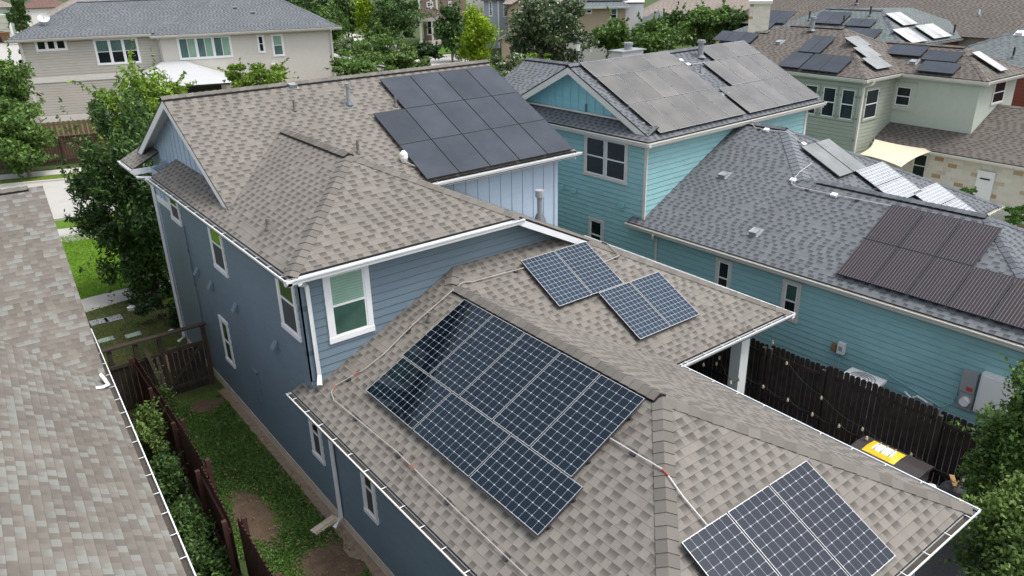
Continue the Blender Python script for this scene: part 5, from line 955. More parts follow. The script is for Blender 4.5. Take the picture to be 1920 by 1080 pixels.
m_ = MB(fr); fr2 = fr
for xa, xb, ap, ev, yo in ((952, 1000, -14, 12, -.6), (985, 1062, -12, 14, -.9)):
    a, b = fr.y((xa, ev), yo), fr.y((xb, ev), yo); h = (b[0]-a[0])/2*.55; w_ = MB(fr); flatmb(w_, V(0, yo, 0), X_, Sd, [(a[0], 0), (b[0], 0), (b[0], a[2]), ((a[0]+b[0])/2, a[2]+h), (a[0], a[2])]); flatmb(w_, V(a[0], 0, 0), Y_, Wd, [(yo, 0), (0, 0), (0, a[2]), (yo, a[2])]); flatmb(w_, V(b[0], 0, 0), Y_, X_, [(yo, 0), (0, 0), (0, a[2]), (yo, a[2])]); w_.build('gable_wall', tn, e); hiproof(e, fr, a[0], b[0], yo, 3, a[2]-.25, M['sh_far'], .55, .45, 'front')
lo_ = fr.y((940, 74), -2.5); hi_ = fr.y((975, 48), -2.5); w_ = MB(fr); flatmb(w_, V(0, -2.5, 0), X_, Sd, [(lo_[0], 0), (hi_[0]+2.4, 0), (hi_[0]+2.4, hi_[2]), (hi_[0], hi_[2]), (lo_[0], lo_[2])]); w_.build('garage_wall', tn, e)
roof(e, fr, [[lo_+V(-.4, -.3, -.1), hi_+V(0, -.3, .1), hi_+V(0, 2.5, .1), lo_+V(-.4, 2.5, -.1)]], 'sh_far', .15, 'garage_roof', 'white')
e, fr, x0, x1, z = fhouse('tan stucco house with dark solar panels along its eave and white trim', (1130, 50), 90, 1062, 1170, 12, 11, tn, M['sh_slate'], ov=.7, name='solar_house')
for xa, xb, za, zb2, kd in ((1091, 1110, 17, 26, 'slider'), (1144, 1158, 15, 39, 'hung'), (1068, 1076, 18, 34, 'hung')): a, b = fr.y((xa, zb2), 0), fr.y((xb, za), 0); window(e, fr, V(0, 0, 0), X_, Sd, a[0], b[0], a[2], b[2], kind=kd, tw=.09, up='glass_teal' if kd == 'hung' and xa > 1100 else 'glass_dark')
a, b = fr.y((1080, 74), 0), fr.y((1150, 67), 0); board(e, fr, V(0, 0, 0), X_, Sd, x0, x1, a[2], b[2], .2, 'white', 'trim_band'); board(e, fr, V(0, 0, 0), X_, Sd, x0, x1, 0, a[2]-.02, .06, 'tan_st', 'lower_wall')
gutter(e, fr, V(x0-.7, -.7, z), V(x1+.7, -.7, z), -Y_, 'white', False, .2)
fp = (nS, z+.35-.0)
for k in range(4): arr(fr, fp, x0-.3+k*1.75, x0+1.4+k*1.75, .2, 2.0, 1, 1, 'cells_black', lambda j, i: '%s dark solar panel in the row along the tan stucco house eave' % ['leftmost', 'second', 'third', 'rightmost'][k], 'solar panels on the tan house', 'alu_dark')
e, fr, x0, x1, z = fhouse('narrow white house wing right of the tan stucco house', (1190, 25), 92, 1173, 1207, 4, 6, wh_, col('white_flat_roof', (.55, .55, .54)), pitch=.06, ov=.1, name='white_wing')
a, b = fr.y((1166, 33), -.2), fr.y((1173, 10), -.2); m_ = MB(fr); m_.box(V(a[0], -.02, 0), V(x0-.02, 3, z)); m_.build('side_wall', M['tan_lap'], e)
e, fr, x0, x1, z = fhouse('yellow house under a wide grey-brown gable roof with a small front gable', (1300, 40), 112, 1196, 1445, 30, 14, yl, M['sh_far'], name='yellow_gable_house', pitch=.52)
a, b = fr.y((1332, 22), -2.5), fr.y((1386, 29), -2.5); xm_ = (a[0]+b[0])/2; zz = (a[2]+b[2])/2; h = (b[0]-a[0])/2*.6; w_ = MB(fr); flatmb(w_, V(0, -2.5, 0), X_, Sd, [(a[0], 0), (b[0], 0), (b[0], zz), (xm_, zz+h), (a[0], zz)]); flatmb(w_, V(a[0], 0, 0), Y_, Wd, [(-2.5, 0), (0, 0), (0, zz), (-2.5, zz)]); flatmb(w_, V(b[0], 0, 0), Y_, X_, [(-2.5, 0), (0, 0), (0, zz), (-2.5, zz)]); w_.build('gable_wall', yl, e); hiproof(e, fr, a[0], b[0], -2.5, 4, zz-.3, M['sh_far'], .6, .5, 'front')
board(e, fr, V(0, -2.5, 0), X_, Sd, xm_-.35, xm_+.25, zz-.4, zz+1.1, .1, 'wood_tan', 'gable_vent')
e, fr, x0, x1, z = fhouse('low house with a pale blue-grey roof between the tan stucco house and the trees', (1235, 48), 84, 1207, 1262, 47, 9, rb, M['sh_grey'], name='low_house')
e, fr, x0, x1, z = fhouse('pale yellow house with small dark windows beyond the stone chimney', (1490, 10), 118, 1438, 1560, -8, 10, yl, M['sh_far'], name='yellow_house')
for xa, xb in ((1460, 1468), (1475, 1483)): a, b = fr.y((xa, 4), 0), fr.y((xb, -4), 0); window(e, fr, V(0, 0, 0), X_, Sd, a[0], b[0], a[2], b[2], tw=.1)
fr = FH((1424, 30), 58); a, b = fr.y((1403, 45), 0), fr.y((1446, 3), 0); e = thing('stone_chimney', 'broad stone chimney block rising behind the grey roof panels', 'chimney', fr.to(((a[0]+b[0])/2, .8, 5)))
m_ = MB(fr); m_.box(V(a[0], 0, 4.5), V(b[0], 1.6, b[2]-.15)); m_.build('stack', M['stone'], e); m_ = MB(fr); m_.box(V(a[0]-.1, -.1, b[2]-.149), V(b[0]+.1, 1.7, b[2]+.05)); m_.build('cap', M['cream'], e)
for i_, (px_, lb_, D_) in enumerate((((1235, 60), 'black street lamp post in front of the magnolia tree', 62), )):
    fr = FH((1083, 90), D_); p = fr.y((1083, 120), 0); zt_ = fr.y((1083, 76), 0)[2]; e = thing('street_lamp', lb_, 'street lamp', fr.to(V(p[0], 0, 0))); o = V(p[0], 0, 0)
    m_ = MB(fr); m_.tube([o, o+V(0, 0, .6), o+V(0, 0, .7), o+V(0, 0, zt_-.75)], [.16, .14, .07, .05], 10); m_.build('pole', M['bracket'], e); m_ = MB(fr); m_.tube([o+V(0, 0, zt_-.75), o+V(0, 0, zt_-.25)], [.13, .22], 8); m_.build('lantern', M['white_pl'], e); m_ = MB(fr); m_.tube([o+V(0, 0, zt_-.25), o+V(0, 0, zt_)], [.26, .05], 8); m_.build('cap', M['bracket'], e)
# ================================================================ neighbouring roof at the left edge
N = Fr(2.12, 20.21, -3.2)
NH = thing('near_left_house', 'house at the left edge, seen as a mottled tan shingle roof with a white gutter', 'house', N.to((-4, -6, 0)))
nEp, nSp = (nE, 2.95), (nS, 2.95+1.7)
xr_ = float(np.mean([N.W(p, *nSp)[0] for p in ((80, 348), (120, 470), (165, 600))])); yr_ = N.W((80, 348), *nSp)[1]
roof(NH, N, [[on(nEp, -.12, -.05), on(nEp, -.12, -24), on(nEp, -5, -24), on(nEp, -5, 1.6), on(nEp, -.95, -2.45), on(nEp, -.95, -.05)],
    [on(nSp, xr_, yr_), on(nSp, xr_, -3.4-xr_), on(nSp, -5, 1.6), V(-9.5, -2.9, 3.2), V(-9.5, yr_, nSp[1]+.5*yr_)], [V(xr_, yr_, nSp[1]+.5*yr_), V(xr_, 2*yr_+3.4, 2.95), V(-9.5, 2*yr_+3.4, 2.95), V(-9.5, yr_, nSp[1]+.5*yr_)], [V(-5, 1.6, 5.45), V(-5, -24, 5.45), V(-9.9, -24, 3.0), V(-9.9, -3.3, 3.0)]], 'sh_neigh', name='roof')
capstrip(NH, N, V(-9.5, yr_, nSp[1]+.5*yr_), V(xr_-.35, yr_, nSp[1]+.5*yr_), nS, nN, 'cap_blue', True, name='ridge_vent')
gutter(NH, N, V(-.12, -24, 2.98), V(-.12, .0, 2.98), X_); fascia(NH, N, V(-.14, -24, 3.0), V(-.14, -.05, 3.0), -X_, .17, .02)
rake(NH, N, on(nSp, xr_, -3.0), on(nSp, xr_, yr_), -X_, .18, .03)
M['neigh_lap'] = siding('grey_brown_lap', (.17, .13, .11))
m_ = MB(N); lapmb(m_, V(-.55, 0, 0), Y_, X_, [(-23.5, .1), (-.3, .1), (-.3, 3.1), (-23.5, 3.1)]); flatmb(m_, V(0, -.3, 0), X_, Y_, [(-9, 0), (-.55, 0), (-.55, 3.1), (-9, 3.1)]); flatmb(m_, V(-1.0, 0, 0), Y_, X_, [(-2.3, 3.4), (2*yr_+3.0, 3.0), (yr_, nSp[1]+.5*yr_-.12)]); flatmb(m_, V(-1.0, 0, 0), Y_, X_, [(-.3, 0), (2*yr_+3.0, 0), (2*yr_+3.0, 3.2), (-.3, 3.2)]); m_.build('lap_wall', M['neigh_lap'], NH)
q = N.W((198, 722), nEp[0], nEp[1]+.06); spout(NH, N, [q+V(-.02, .32, .12), q+V(.03, .12, .05), q+V(.05, -.02, .01), q+V(-.08, -.1, .01), q+V(-.2, -.12, .05)], .035, name='downspout_end')
# ================================================================ fences, gate and side yard
for a, b, h, sd_, lb in (((2.97, 20.7), (2.95, 16.62), 1.75, 1, 'red-brown wood fence stretch nearest the gate in the left side yard'), ((2.93, 16.5), (2.88, 14.5), 1.88, -1, 'red-brown fence stretch with its rail towards the tan roof, second from the gate'),
                         ((2.80, 14.42), (2.70, 12.42), 1.82, 1, 'plain red-brown fence stretch in the middle of the left side yard'), ((2.82, 12.3), (2.70, 8.6), 1.9, -1, 'red-brown fence stretch with a pale rail at the bottom of the photo')):
    fence('wood_fence', lb, a, b, h, 'wood_red', -sd_, .14, 2.2, (.3, h-.34), group='red-brown fence of the left side yard')
gy = 21.0; e = thing('wooden_gate', 'weathered wood gate with an open top rail between the tan roof and the blue wall', 'gate', (3.7, gy, 0))
for x, hh in ((2.45, 1.95), (3.1, 1.9), (3.72, 1.9), (4.9, 1.95)): m_ = MB(); m_.box(V(x-.055, gy-.055, 0), V(x+.055, gy+.055, hh)); m_.build('post', M['wood_grey'], e)
m_ = MB(); m_.obox(V(2.1, gy-.09, 1.93), V(2.9, .0, -.02), V(0, .18, 0), V(0, 0, .05)); m_.build('top_rail', M['wood_grey'], e)
[MB().box(V(a_, gy-.1, c_), V(b_, gy-.06, d_)).build('cross_rail', M['wood_grey'], e) for a_, b_, c_, d_ in ((2.2, 3.66, 1.38, 1.47), (3.78, 4.84, 1.38, 1.49), (3.78, 4.84, .25, .35))]
m_ = MB(); x = 2.15; rr = random.Random(4)
while x < 4.8:
    if not 3.64 < x < 3.76: m_.box(V(x, gy-.055+rr.uniform(-.004, .004), .06), V(x+.128, gy-.037, 1.37+rr.uniform(-.03, .0)))
    x += .14
m_.build('board_panel', M['wood_dark'], e); m_ = MB(); m_.obox(V(3.8, gy-.13, .36), V(1.0, 0, 1.0), V(-.06, 0, .06), V(0, .03, 0)); m_.build('brace', M['wood_grey'], e)
e = thing('leaning_board', 'loose grey timber leaning in the corner by the wooden gate', 'timber', (3.4, 20.3, 0)); m_ = MB(); m_.obox(V(3.5, 20.0, .02), V(-.25, .85, 1.75), V(.09, .0, .0), V(0, .04, 0)); m_.build('plank', M['wood_grey'], e); m_ = MB(); m_.obox(V(3.38, 19.7, .5), V(.02, .5, 1.2), V(.08, 0, 0), V(0, .05, 0)); m_.build('stake', M['wood_grey'], e)
for a, b, h, sd_, lb in (((15.95, 14.5), (16.1, 10.2), 1.85, 1, 'dark fence stretch behind the porch column'), ((16.16, 10.15), (16.2, 8.55), 1.85, 1, 'short dark fence stretch with a rail, right of the porch column'), ((16.12, 8.5), (16.18, 5.9), 1.95, -1, 'smooth dark fence stretch in front of the air conditioner'), ((16.25, 5.85), (16.2, 2.6), 1.9, 1, 'dark fence stretch with rails and a pale post behind the green tree')):
    fence('dark_fence', lb, a, b, h, 'wood_dark', -sd_, .14, 2.4, (.35, h-.32), group='dark fence between the blue and teal houses')
m_ = thing('fence_post', 'pale grey timber post against the dark fence near the green tree', 'post', (16.05, 4.9, 0)); k_ = MB(); k_.box(V(16.0, 4.85, 0), V(16.1, 4.95, 1.85)); k_.build('shaft', M['bark_pale'], m_); k_ = MB(); k_.box(V(15.985, 4.835, 1.85), V(16.115, 4.965, 1.9)); k_.build('cap', M['bark_pale'], m_)
def strlights(label, px, xs):
    P = [WF.x(p, x) for p, x in zip(px, xs)]; e = thing('string_lights', label, 'string lights', P[0]); pts = []
    for a, b in zip(P[:-1], P[1:]):
        for t in np.linspace(0, 1, 7)[:-1]: pts.append(a+(b-a)*t-V(0, 0, .12*4*t*(1-t)))
    pts.append(P[-1]); m_ = MB(); m_.tube([p+V(0, 0, .07) for p in pts], .006, 5); m_.build('wire', M['black'], e)
    for p in P: b_ = MB(); b_.tube([p+V(0, 0, .055), p+V(0, 0, .02), p+V(0, 0, -.03), p+V(0, 0, -.055)], [.014, .026, .028, .008], 8); b_.build('bulb', M['bulb'], e)
M['bulb'] = plain('frosted_bulb', (.75, .66, .45), .4, .1)
strlights('string of pale bulbs hanging along the top of the dark fence', [(1449, 642), (1475, 681), (1540, 746), (1617, 805), (1708, 853), (1806, 900)], [16.3, 15.9, 15.7, 15.6, 15.6, 15.6])
strlights('lower string of pale bulbs hanging from the porch towards the yellow bag', [(1343, 682), (1389, 698), (1431, 725), (1477, 750), (1523, 777), (1573, 799), (1625, 822)], [15.2]*7)
strlights('string of pale bulbs under the porch roof left of its column', [(1319, 684), (1349, 671), (1370, 717), (1386, 712)], [14.2, 14.4, 14.2, 14.4])
# deck box, bag, grill
e = thing('storage_box', 'black storage box below the yellow bag beside the dark fence', 'storage box', (15.1, 6.2, 0)); m_ = MB(); m_.box(V(14.75, 5.5, .02), V(15.4, 6.95, .96)); m_.build('body', M['bracket'], e); m_ = MB(); m_.poly([V(14.7, 5.45, 1.0), V(14.7, 7.0, 1.0), V(15.08, 7.0, 1.035), V(15.08, 5.45, 1.035)][::-1]); m_.poly([V(15.08, 5.45, 1.035), V(15.08, 7.0, 1.035), V(15.45, 7.0, 1.0), V(15.45, 5.45, 1.0)][::-1]); m_.box(V(14.7, 5.45, .965), V(15.45, 7.0, .995)); m_.build('lid', plain('dark_brown_plastic', (.035, .028, .028), .5, .1), e)
bz = lambda x: 1.045-abs(x-15.08)*.1
def bag(mb, x0, x1, y0, y1, h, n=6):
    for i in range(n):
        for j in range(n):
            f = lambda i, j: (lambda x, y: V(x, y, bz(x)+h*(1-abs(2*i/n-1)**4)*(1-abs(2*j/n-1)**6)))(x0+(x1-x0)*i/n, y0+(y1-y0)*j/n)
            mb.poly([f(i, j), f(i+1, j), f(i+1, j+1), f(i, j+1)])
M['yellow'] = plain('yellow_plastic_bag', (.75, .50, .02), .4, .06)
e = thing('garden_bag', 'yellow and white sack lying on the black storage box', 'sack', (15.08, 6.5, 1.1)); m_ = MB(); bag(m_, 14.82, 15.36, 6.02, 6.76, .05); m_.build('sack', M['yellow'], e, smooth=True); m_ = MB(); bag(m_, 14.89, 15.30, 6.09, 6.69, .07); m_.build('label_panel', M['white_pl'], e, smooth=True)
m_ = MB(); [m_.box(V(14.93, y, 1.1), V(15.26, y+.012, 1.125)) for y in (6.2, 6.38, 6.54)]; m_.build('print_line', M['grey_pl'], e)
g0 = V(15.15, 4.85, 0); e = thing('kettle_grill', 'black kettle grill beside the storage box and the fence', 'grill', g0); m_ = MB(); m_.tube([g0+V(0, 0, z_) for z_ in (.5, .55, .65, .75, .8)], [.12, .22, .29, .31, .31], 16); m_.build('bowl', M['bracket'], e, smooth=True)
m_ = MB(); m_.tube([g0+V(0, 0, z_) for z_ in (.81, .9, .98, 1.03, 1.05)], [.31, .29, .22, .1, .02], 16); m_.build('lid', M['bracket'], e, smooth=True); [MB().tube([g0+V(.2*math.cos(a), .2*math.sin(a), .6), g0+V(.32*math.cos(a), .32*math.sin(a), 0)], .015, 6).build('leg', M['bracket'], e) for a in (.5, 2.6, 4.7)]
m_ = MB(); m_.tube([g0+V(-.08, 0, 1.04), g0+V(-.05, 0, 1.1), g0+V(.05, 0, 1.1), g0+V(.08, 0, 1.04)], .012, 6); m_.build('handle', M['wood_tan'], e)
e = thing('wood_plank', 'short tan plank lying on the black grill', 'plank', g0+V(0, 0, 1.08)); m_ = MB(); m_.obox(g0+V(-.2, -.1, 1.11), V(.3, .22, .02), V(-.05, .08, 0), V(0, 0, .025)); m_.build('board', M['wood_tan'], e); m_ = MB(); m_.obox(g0+V(-.12, .0, 1.14), V(.06, .05, 0), V(-.03, .04, 0), V(0, 0, .02)); m_.build('block', M['wood_tan'], e)
e = thing('white_cloth', 'crumpled white cloth at the end of the black storage box', 'cloth', (15.2, 5.38, .5)); cl = MB(); rg = random.Random(3); G = [[V(15.05+i*.09, 5.2+j*.07, .58+rg.uniform(-.05, .07)) for j in range(5)] for i in range(5)]; [cl.poly([G[i][j], G[i+1][j], G[i+1][j+1], G[i][j+1]]) for i in range(4) for j in range(4)]; cl.build('cloth', M['white_pl'], e, smooth=True); cl = MB(); cl.box(V(15.02, 5.18, .0), V(15.44, 5.44, .5)); cl.build('crate', M['bracket'], e)
# covers in the front lawn
def pad(label, px, sx, sy, mat, name='ground_cover', rnd=False, h=.03):
    p = WF.z(px, 0); e = thing(name, label, 'utility cover', p); m_ = MB()
    if rnd: m_.tube([p, p+V(0, 0, h), p+V(0, 0, h+.03)], [sx, sx, sx*.6], 14)
    else: m_.box(p+V(-sx-.04, -sy-.04, .005), p+V(sx+.04, sy+.04, h*.6))
    m_.build('rim' if not rnd else 'body', M[mat] if rnd else M['bracket'], e); m_ = MB()
    if rnd: m_.tube([p+V(0, 0, h+.031), p+V(0, 0, h+.05)], sx*.4, 10)
    else: m_.box(p+V(-sx, -sy, h*.6), p+V(sx, sy, h))
    m_.build('lid', M[mat], e)
M['green_pl'] = plain('pale_green_plastic', (.33, .42, .36), .6, .1)
pad('dark grey meter lid on the lawn, left of the two', (186, 604), .27, .24, 'grey_pl'); pad('dark grey meter lid on the lawn, right of the two', (213, 598), .27, .24, 'grey_pl'); pad('pale green valve lid on the lawn nearer the tan roof', (199, 638), .24, .16, 'green_pl'); pad('pale green valve lid on the lawn nearer the gate', (250, 629), .24, .16, 'green_pl')
pad('white round cleanout cap on the lawn near the path', (247, 581), .14, .1, 'white_pl', rnd=True, h=.12); pad('small white round cap on bare soil beside the blue house corner', (323, 625), .11, .1, 'white_pl', rnd=True, h=.1)
p = WF.z((617, 990), 0); e = thing('splash_block', 'tan stone splash block under the downspout of the blue wall', 'splash block', p); m_ = MB(); m_.obox(p+V(-.32, -.1, .0), V(.6, .16, 0), V(-.06, .22, 0), V(0, 0, .07)); m_.build('slab', M['found'], e); m_ = MB(); m_.obox(p+V(-.3, -.06, .07), V(.5, .14, 0), V(-.01, .04, 0), V(0, 0, .04)); m_.build('lip', M['found'], e)
# fence of the taupe house
a, b = WF.z((-60, 326), 0), WF.z((215, 300), 0); fence('street_fence', 'dark brown board fence along the pavement in front of the taupe house', a[:2], b[:2], 1.75, 'far_fence', -1, .15, 2.4, (.3, 1.4), cap=True)
a, b = WF.z((-60, 312), 0), WF.z((200, 286), 0); M['olive_wood'] = plain('olive_brown_slats', (.12, .095, .045), .85, .3, 3); fence('slat_fence', 'paler olive slat fence just behind the dark brown street fence', a[:2]+V(0, 2.6), b[:2]+V(0, 2.6), 1.85, 'olive_wood', 1, .3, 2.4, (.3, 1.62), gapf=.1)
# vines and shrubs come with the trees
# ================================================================ trees and shrubs
LM = {'dark': leafmat('dark_green_leaves', (.022, .052, .015), (.10, .19, .048)), 'mid': leafmat('mid_green_leaves', (.030, .072, .016), (.16, .27, .06)), 'lime': leafmat('lime_green_leaves', (.14, .25, .012), (.40, .55, .04), .3),
      'mag': leafmat('glossy_magnolia_leaves', (.025, .05, .022), (.13, .18, .08), .1, (.55, .57, .47), .035), 'soft': leafmat('soft_grey_green_leaves', (.04, .088, .02), (.20, .30, .075)), 'sun': leafmat('yellow_green_leaves', (.045, .10, .012), (.27, .41, .055)),
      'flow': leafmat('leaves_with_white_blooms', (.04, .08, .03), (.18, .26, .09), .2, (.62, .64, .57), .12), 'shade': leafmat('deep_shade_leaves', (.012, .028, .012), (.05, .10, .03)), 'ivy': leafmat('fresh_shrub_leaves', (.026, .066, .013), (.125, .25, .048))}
def ptree(label, cx, cy, rx, ry, D, mat, seed, n=2600, leaf=.3, cat='tree', name='broadleaf_tree', rd=1.0, **k):
    d = ray(cx, cy); h = math.hypot(d[0], d[1]); c = CAMP+d*(D/h); s = np.linalg.norm(c-CAMP)/FPX; r = (rx*s, rx*s*rd, ry*s)
    hh = max(c[2]+r[2], .8); return tree(name, label, cat, (c[0], c[1], 0), hh, (r[0], r[1], r[2]), LM[mat], seed, n, leaf, cz=c[2], **k)
# front yard
ptree('big dark green tree at the corner of the blue house hiding the driveway', 258, 400, 84, 190, 29.5, 'dark', 11, 40000, .19, clumps=115, rag=.25, trunk=.14, asp=.38, limbs=14, hollow=.15)
ptree('lighter bushy tree rising behind the big dark tree at the blue gable', 272, 222, 64, 84, 38, 'sun', 12, 15000, .24, clumps=60, rag=.32, hollow=.15, trunk=.12, asp=.4)
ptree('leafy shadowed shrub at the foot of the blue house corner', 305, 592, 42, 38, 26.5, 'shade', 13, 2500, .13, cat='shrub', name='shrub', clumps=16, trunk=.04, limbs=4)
ptree('young street tree with a thin leaning trunk at the left edge', 36, 255, 56, 50, 52.5, 'mid', 14, 11000, .26, trunk=.13, clumps=46, hollow=.15, rag=.34, lean=(-.3, 0), bark='bark_pale')
ptree('darker tree at the left edge beside the taupe house wall', 4, 165, 38, 44, 60, 'mid', 15, 7000, .28, trunk=.12, clumps=36, hollow=.15, rag=.34)
ptree('small round bush in front of the side roof of the taupe house', 51, 107, 13, 11, 74, 'dark', 16, 900, .2, cat='shrub', name='shrub', trunk=.05, clumps=10, limbs=3)
for i, (cx, cy, rx, ry) in enumerate(((452, 146, 28, 22), (505, 146, 34, 24))): ptree(['light green shrub, left of two, below the cream wall of the taupe house', 'light green shrub, right of two, below the cream wall of the taupe house'][i], cx, cy, rx, ry, 62, 'sun', 20+i, 4000, .24, hollow=.1, rag=.4, cat='shrub', name='shrub', trunk=.07, clumps=16, limbs=5)
for i, (cx, cy, rx, ry, D, lb) in enumerate(((33, 24, 13, 26, 150, 'dark tree between the green and white garage houses at the top'), (345, -8, 60, 14, 140, 'dark treetops peeping over the high taupe roof'))): ptree(lb, cx, cy, rx, ry, D, 'dark', 30+i, 4000, .45, trunk=.15, clumps=30, hollow=.1)
# trees between the taupe house and the far houses
for i, (cx, cy, rx, ry, D, mt, lb) in enumerate((
    (590, 25, 42, 40, 122, 'dark', 'dark tree at the top just right of the taupe roof'), (628, 66, 26, 52, 98, 'mid', 'narrow green tree right behind the corner of the taupe house'), (650, 30, 30, 42, 118, 'dark', 'dark green tree left of the small lime tree at the top'),
    (686, 28, 17, 34, 112, 'lime', 'small lime yellow tree at the top between dark trees'), (742, 38, 44, 42, 110, 'dark', 'wide dark tree left of the brown porch house'), (700, 112, 62, 36, 74, 'mid', 'broad green tree beside the white side porch of the taupe house'), (708, 66, 24, 28, 79, 'mid', 'pointed green treetop above the broad green tree'),
    (770, 118, 30, 28, 76, 'soft', 'soft green tree over the ridge of the blue house'), (648, 96, 30, 26, 86, 'flow', 'pale flowering shrub near the white side porch'), (846, 62, 31, 48, 94, 'dark', 'dark conical tree beside the porch house steps'), (882, 50, 14, 34, 100, 'dark', 'slim dark tree between the conical tree and the lime tree'),
    (1160, 70, 38, 40, 70, 'mid', 'green tree left of the white chimney with its flue'), (1222, 76, 44, 36, 66, 'mid', 'broad green tree just above the dusty solar panels'), (1264, 52, 24, 32, 74, 'dark', 'dark blue-green tree in front of the low pale roof'), (1338, 50, 52, 32, 72, 'mid', 'wide green tree below the yellow gable'),
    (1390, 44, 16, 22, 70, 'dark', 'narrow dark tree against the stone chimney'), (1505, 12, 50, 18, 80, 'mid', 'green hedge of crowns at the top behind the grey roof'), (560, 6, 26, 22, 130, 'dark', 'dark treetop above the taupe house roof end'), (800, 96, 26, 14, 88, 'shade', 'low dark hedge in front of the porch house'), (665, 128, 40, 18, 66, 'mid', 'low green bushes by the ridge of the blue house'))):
    ptree(lb, cx, cy, rx, ry, D, mt, 40+i, 6000 if rx < 35 else 9000, .32 if D < 90 else .40, trunk=.14, clumps=36 if rx < 40 else 54, rag=.33, hollow=.12, cone=.35 if mt == 'lime' or 'conical' in lb or 'pointed' in lb else 0)
ptree('bright lime green tree beyond the end of the blue ridge', 896, 88, 42, 62, 74, 'lime', 70, 11000, .28, trunk=.1, clumps=60, cone=.35, rag=.27, hollow=.1)
ptree('large glossy magnolia tree with white blooms', 1028, 52, 80, 64, 68, 'mag', 71, 20000, .30, trunk=.2, clumps=80, rag=.26, hollow=.12, cone=.2, limbs=12)
ptree('flowering pale shrub at the right end of the blue ridge', 955, 128, 34, 24, 52, 'flow', 72, 4500, .2, cat='shrub', name='shrub', trunk=.06, clumps=16, limbs=4)
ptree('small green shrub under the magnolia tree', 1010, 106, 20, 10, 58, 'sun', 73, 900, .2, cat='shrub', name='shrub', trunk=.05, clumps=10, limbs=3)
# right foreground trees
ptree('yellow-green young tree in front of the dark fence at the right edge', 1918, 850, 86, 150, 15.2, 'mid', 80, 19000, .10, trunk=.05, clumps=80, rag=.28, limbs=14, hollow=.15, cone=.45)
ptree('darker leafy tree below the yellow-green one at the bottom right corner', 1908, 1020, 92, 100, 13.6, 'soft', 81, 14000, .10, trunk=.05, clumps=60, rag=.32, limbs=12, hollow=.15)
tree('shrub', 'low leafy shrub in the corner between the bottom gutter and the dark fence', 'shrub', (15.3, 5.0-1.3, 0), 1.5, (.85, .7, .7), LM['mid'], 90, 2500, .1, .03, cz=.8, clumps=20, limbs=5)
tree('shrub', 'dark green shrub at the bottom right below the hip gutter', 'shrub', (13.2, 1.6, 0), 2.3, (.9, .8, .9), LM['soft'], 91, 3500, .1, .04, cz=1.4, clumps=26, limbs=6)
ptree('small green plants by the stone wall of the sage house', 1905, 402, 26, 12, 30, 'ivy', 92, 1200, .14, cat='shrub', name='shrub', trunk=.03, clumps=12, limbs=3)
ptree('small shrub at the foot of the stone wall near the white meter cabinet', 1815, 362, 16, 8, 33, 'ivy', 93, 700, .14, cat='shrub', name='shrub', trunk=.03, clumps=8, limbs=3)
# shrubs between the near left roof and the fence
for i, (x, y, h, r, mt, lb) in enumerate(((2.45, 17.6, 1.7, .5, 'soft', 'tall pale leafed shrub near the gate end of the fence'), (2.35, 15.9, 1.5, .55, 'dark', 'leafy shrub by the second fence stretch'), (2.3, 14.3, 1.15, .6, 'dark', 'dark green shrub in the middle of the strip under the gutter'), (2.2, 12.9, 1.0, .6, 'dark', 'low green shrub under the gutter of the tan roof'), (2.2, 11.5, 1.2, .65, 'ivy', 'bushy green shrub under the gutter near the bottom'), (2.15, 10.0, 1.3, .7, 'ivy', 'bright bushy shrub at the bottom of the strip'), (3.12, 10.6, .9, .22, 'soft', 'thin weed growing against the last fence stretch'), (3.3, 19.6, 1.6, .32, 'soft', 'thin dry sapling in the yard corner by the gate'))):
    tree('shrub', lb, 'shrub', (x, y, 0), h, (r*.8, r*1.3 if r > .4 else r, h*.5), LM[mt], 100+i, 6500 if r > .4 else 700, .085, .025, cz=h*.52, clumps=34, rag=.4, limbs=6, hollow=.1)
# ================================================================ ground
def grassmat(name, dark, light, soil=None, sf=.5, sscale=.35, stripes=False):
    t = NT(name); p = t.pos(); n1 = t.noise(9, 5, p); n2 = t.noise(60, 3, p); n3 = t.noise(.7, 4, p)
    f = t.math('ADD', t.math('MULTIPLY', n1, .45), t.math('ADD', t.math('MULTIPLY', n2, .3), t.math('MULTIPLY', n3, .35))); c = t.ramp(f, [(.35, dark), (.75, light)])
    if soil: c = t.mix(t.ramp(t.noise(sscale, 5, p), [(sf, (0, 0, 0)), (sf+.09, (1, 1, 1))]), c, soil)
    t.bump(n2, .03, .8); return t.fin(c, .9, .2)
def sheet(name, pts, z, mat, mbx=None): m_ = MB(); m_.poly([V(p[0], p[1], z) for p in pts]); return struct(m_.build(name, mat))
sheet('ground', [(-600, -300), (1200, -300), (1200, 1800), (-600, 1800)], 0, grassmat('far_lawn', (.030, .055, .016), (.085, .115, .04), (.12, .09, .06), .62, .06))
sheet('front_lawn', [(-9, 24.4), (12, 24.4), (12, 39.2), (-9, 42.6)], .008, grassmat('bright_lawn', (.07, .17, .008), (.17, .30, .02)))
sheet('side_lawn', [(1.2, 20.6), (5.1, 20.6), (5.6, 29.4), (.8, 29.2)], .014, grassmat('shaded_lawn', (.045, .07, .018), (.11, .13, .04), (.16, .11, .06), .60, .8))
sheet('street_verge', [(-40, 52.2), (60, 29), (60, 24), (-40, 49.8)][::-1], .010, grassmat('verge_lawn', (.05, .12, .01), (.15, .25, .025)))
sheet('pavement_near', [(-40, 48.6), (60, 27.2), (60, 25.9), (-40, 47.3)], .016, M['conc2'])
def ln(x, p, a): return (x, p[1]+(x-p[0])*math.tan(math.radians(a)))
sheet('road', [ln(-40, (4.11, 41.9), -13), ln(70, (4.11, 41.9), -13), ln(70, (2.76, 51.0), -19), ln(-40, (2.76, 51.0), -19)], .020, M['conc'])
k_ = MB()
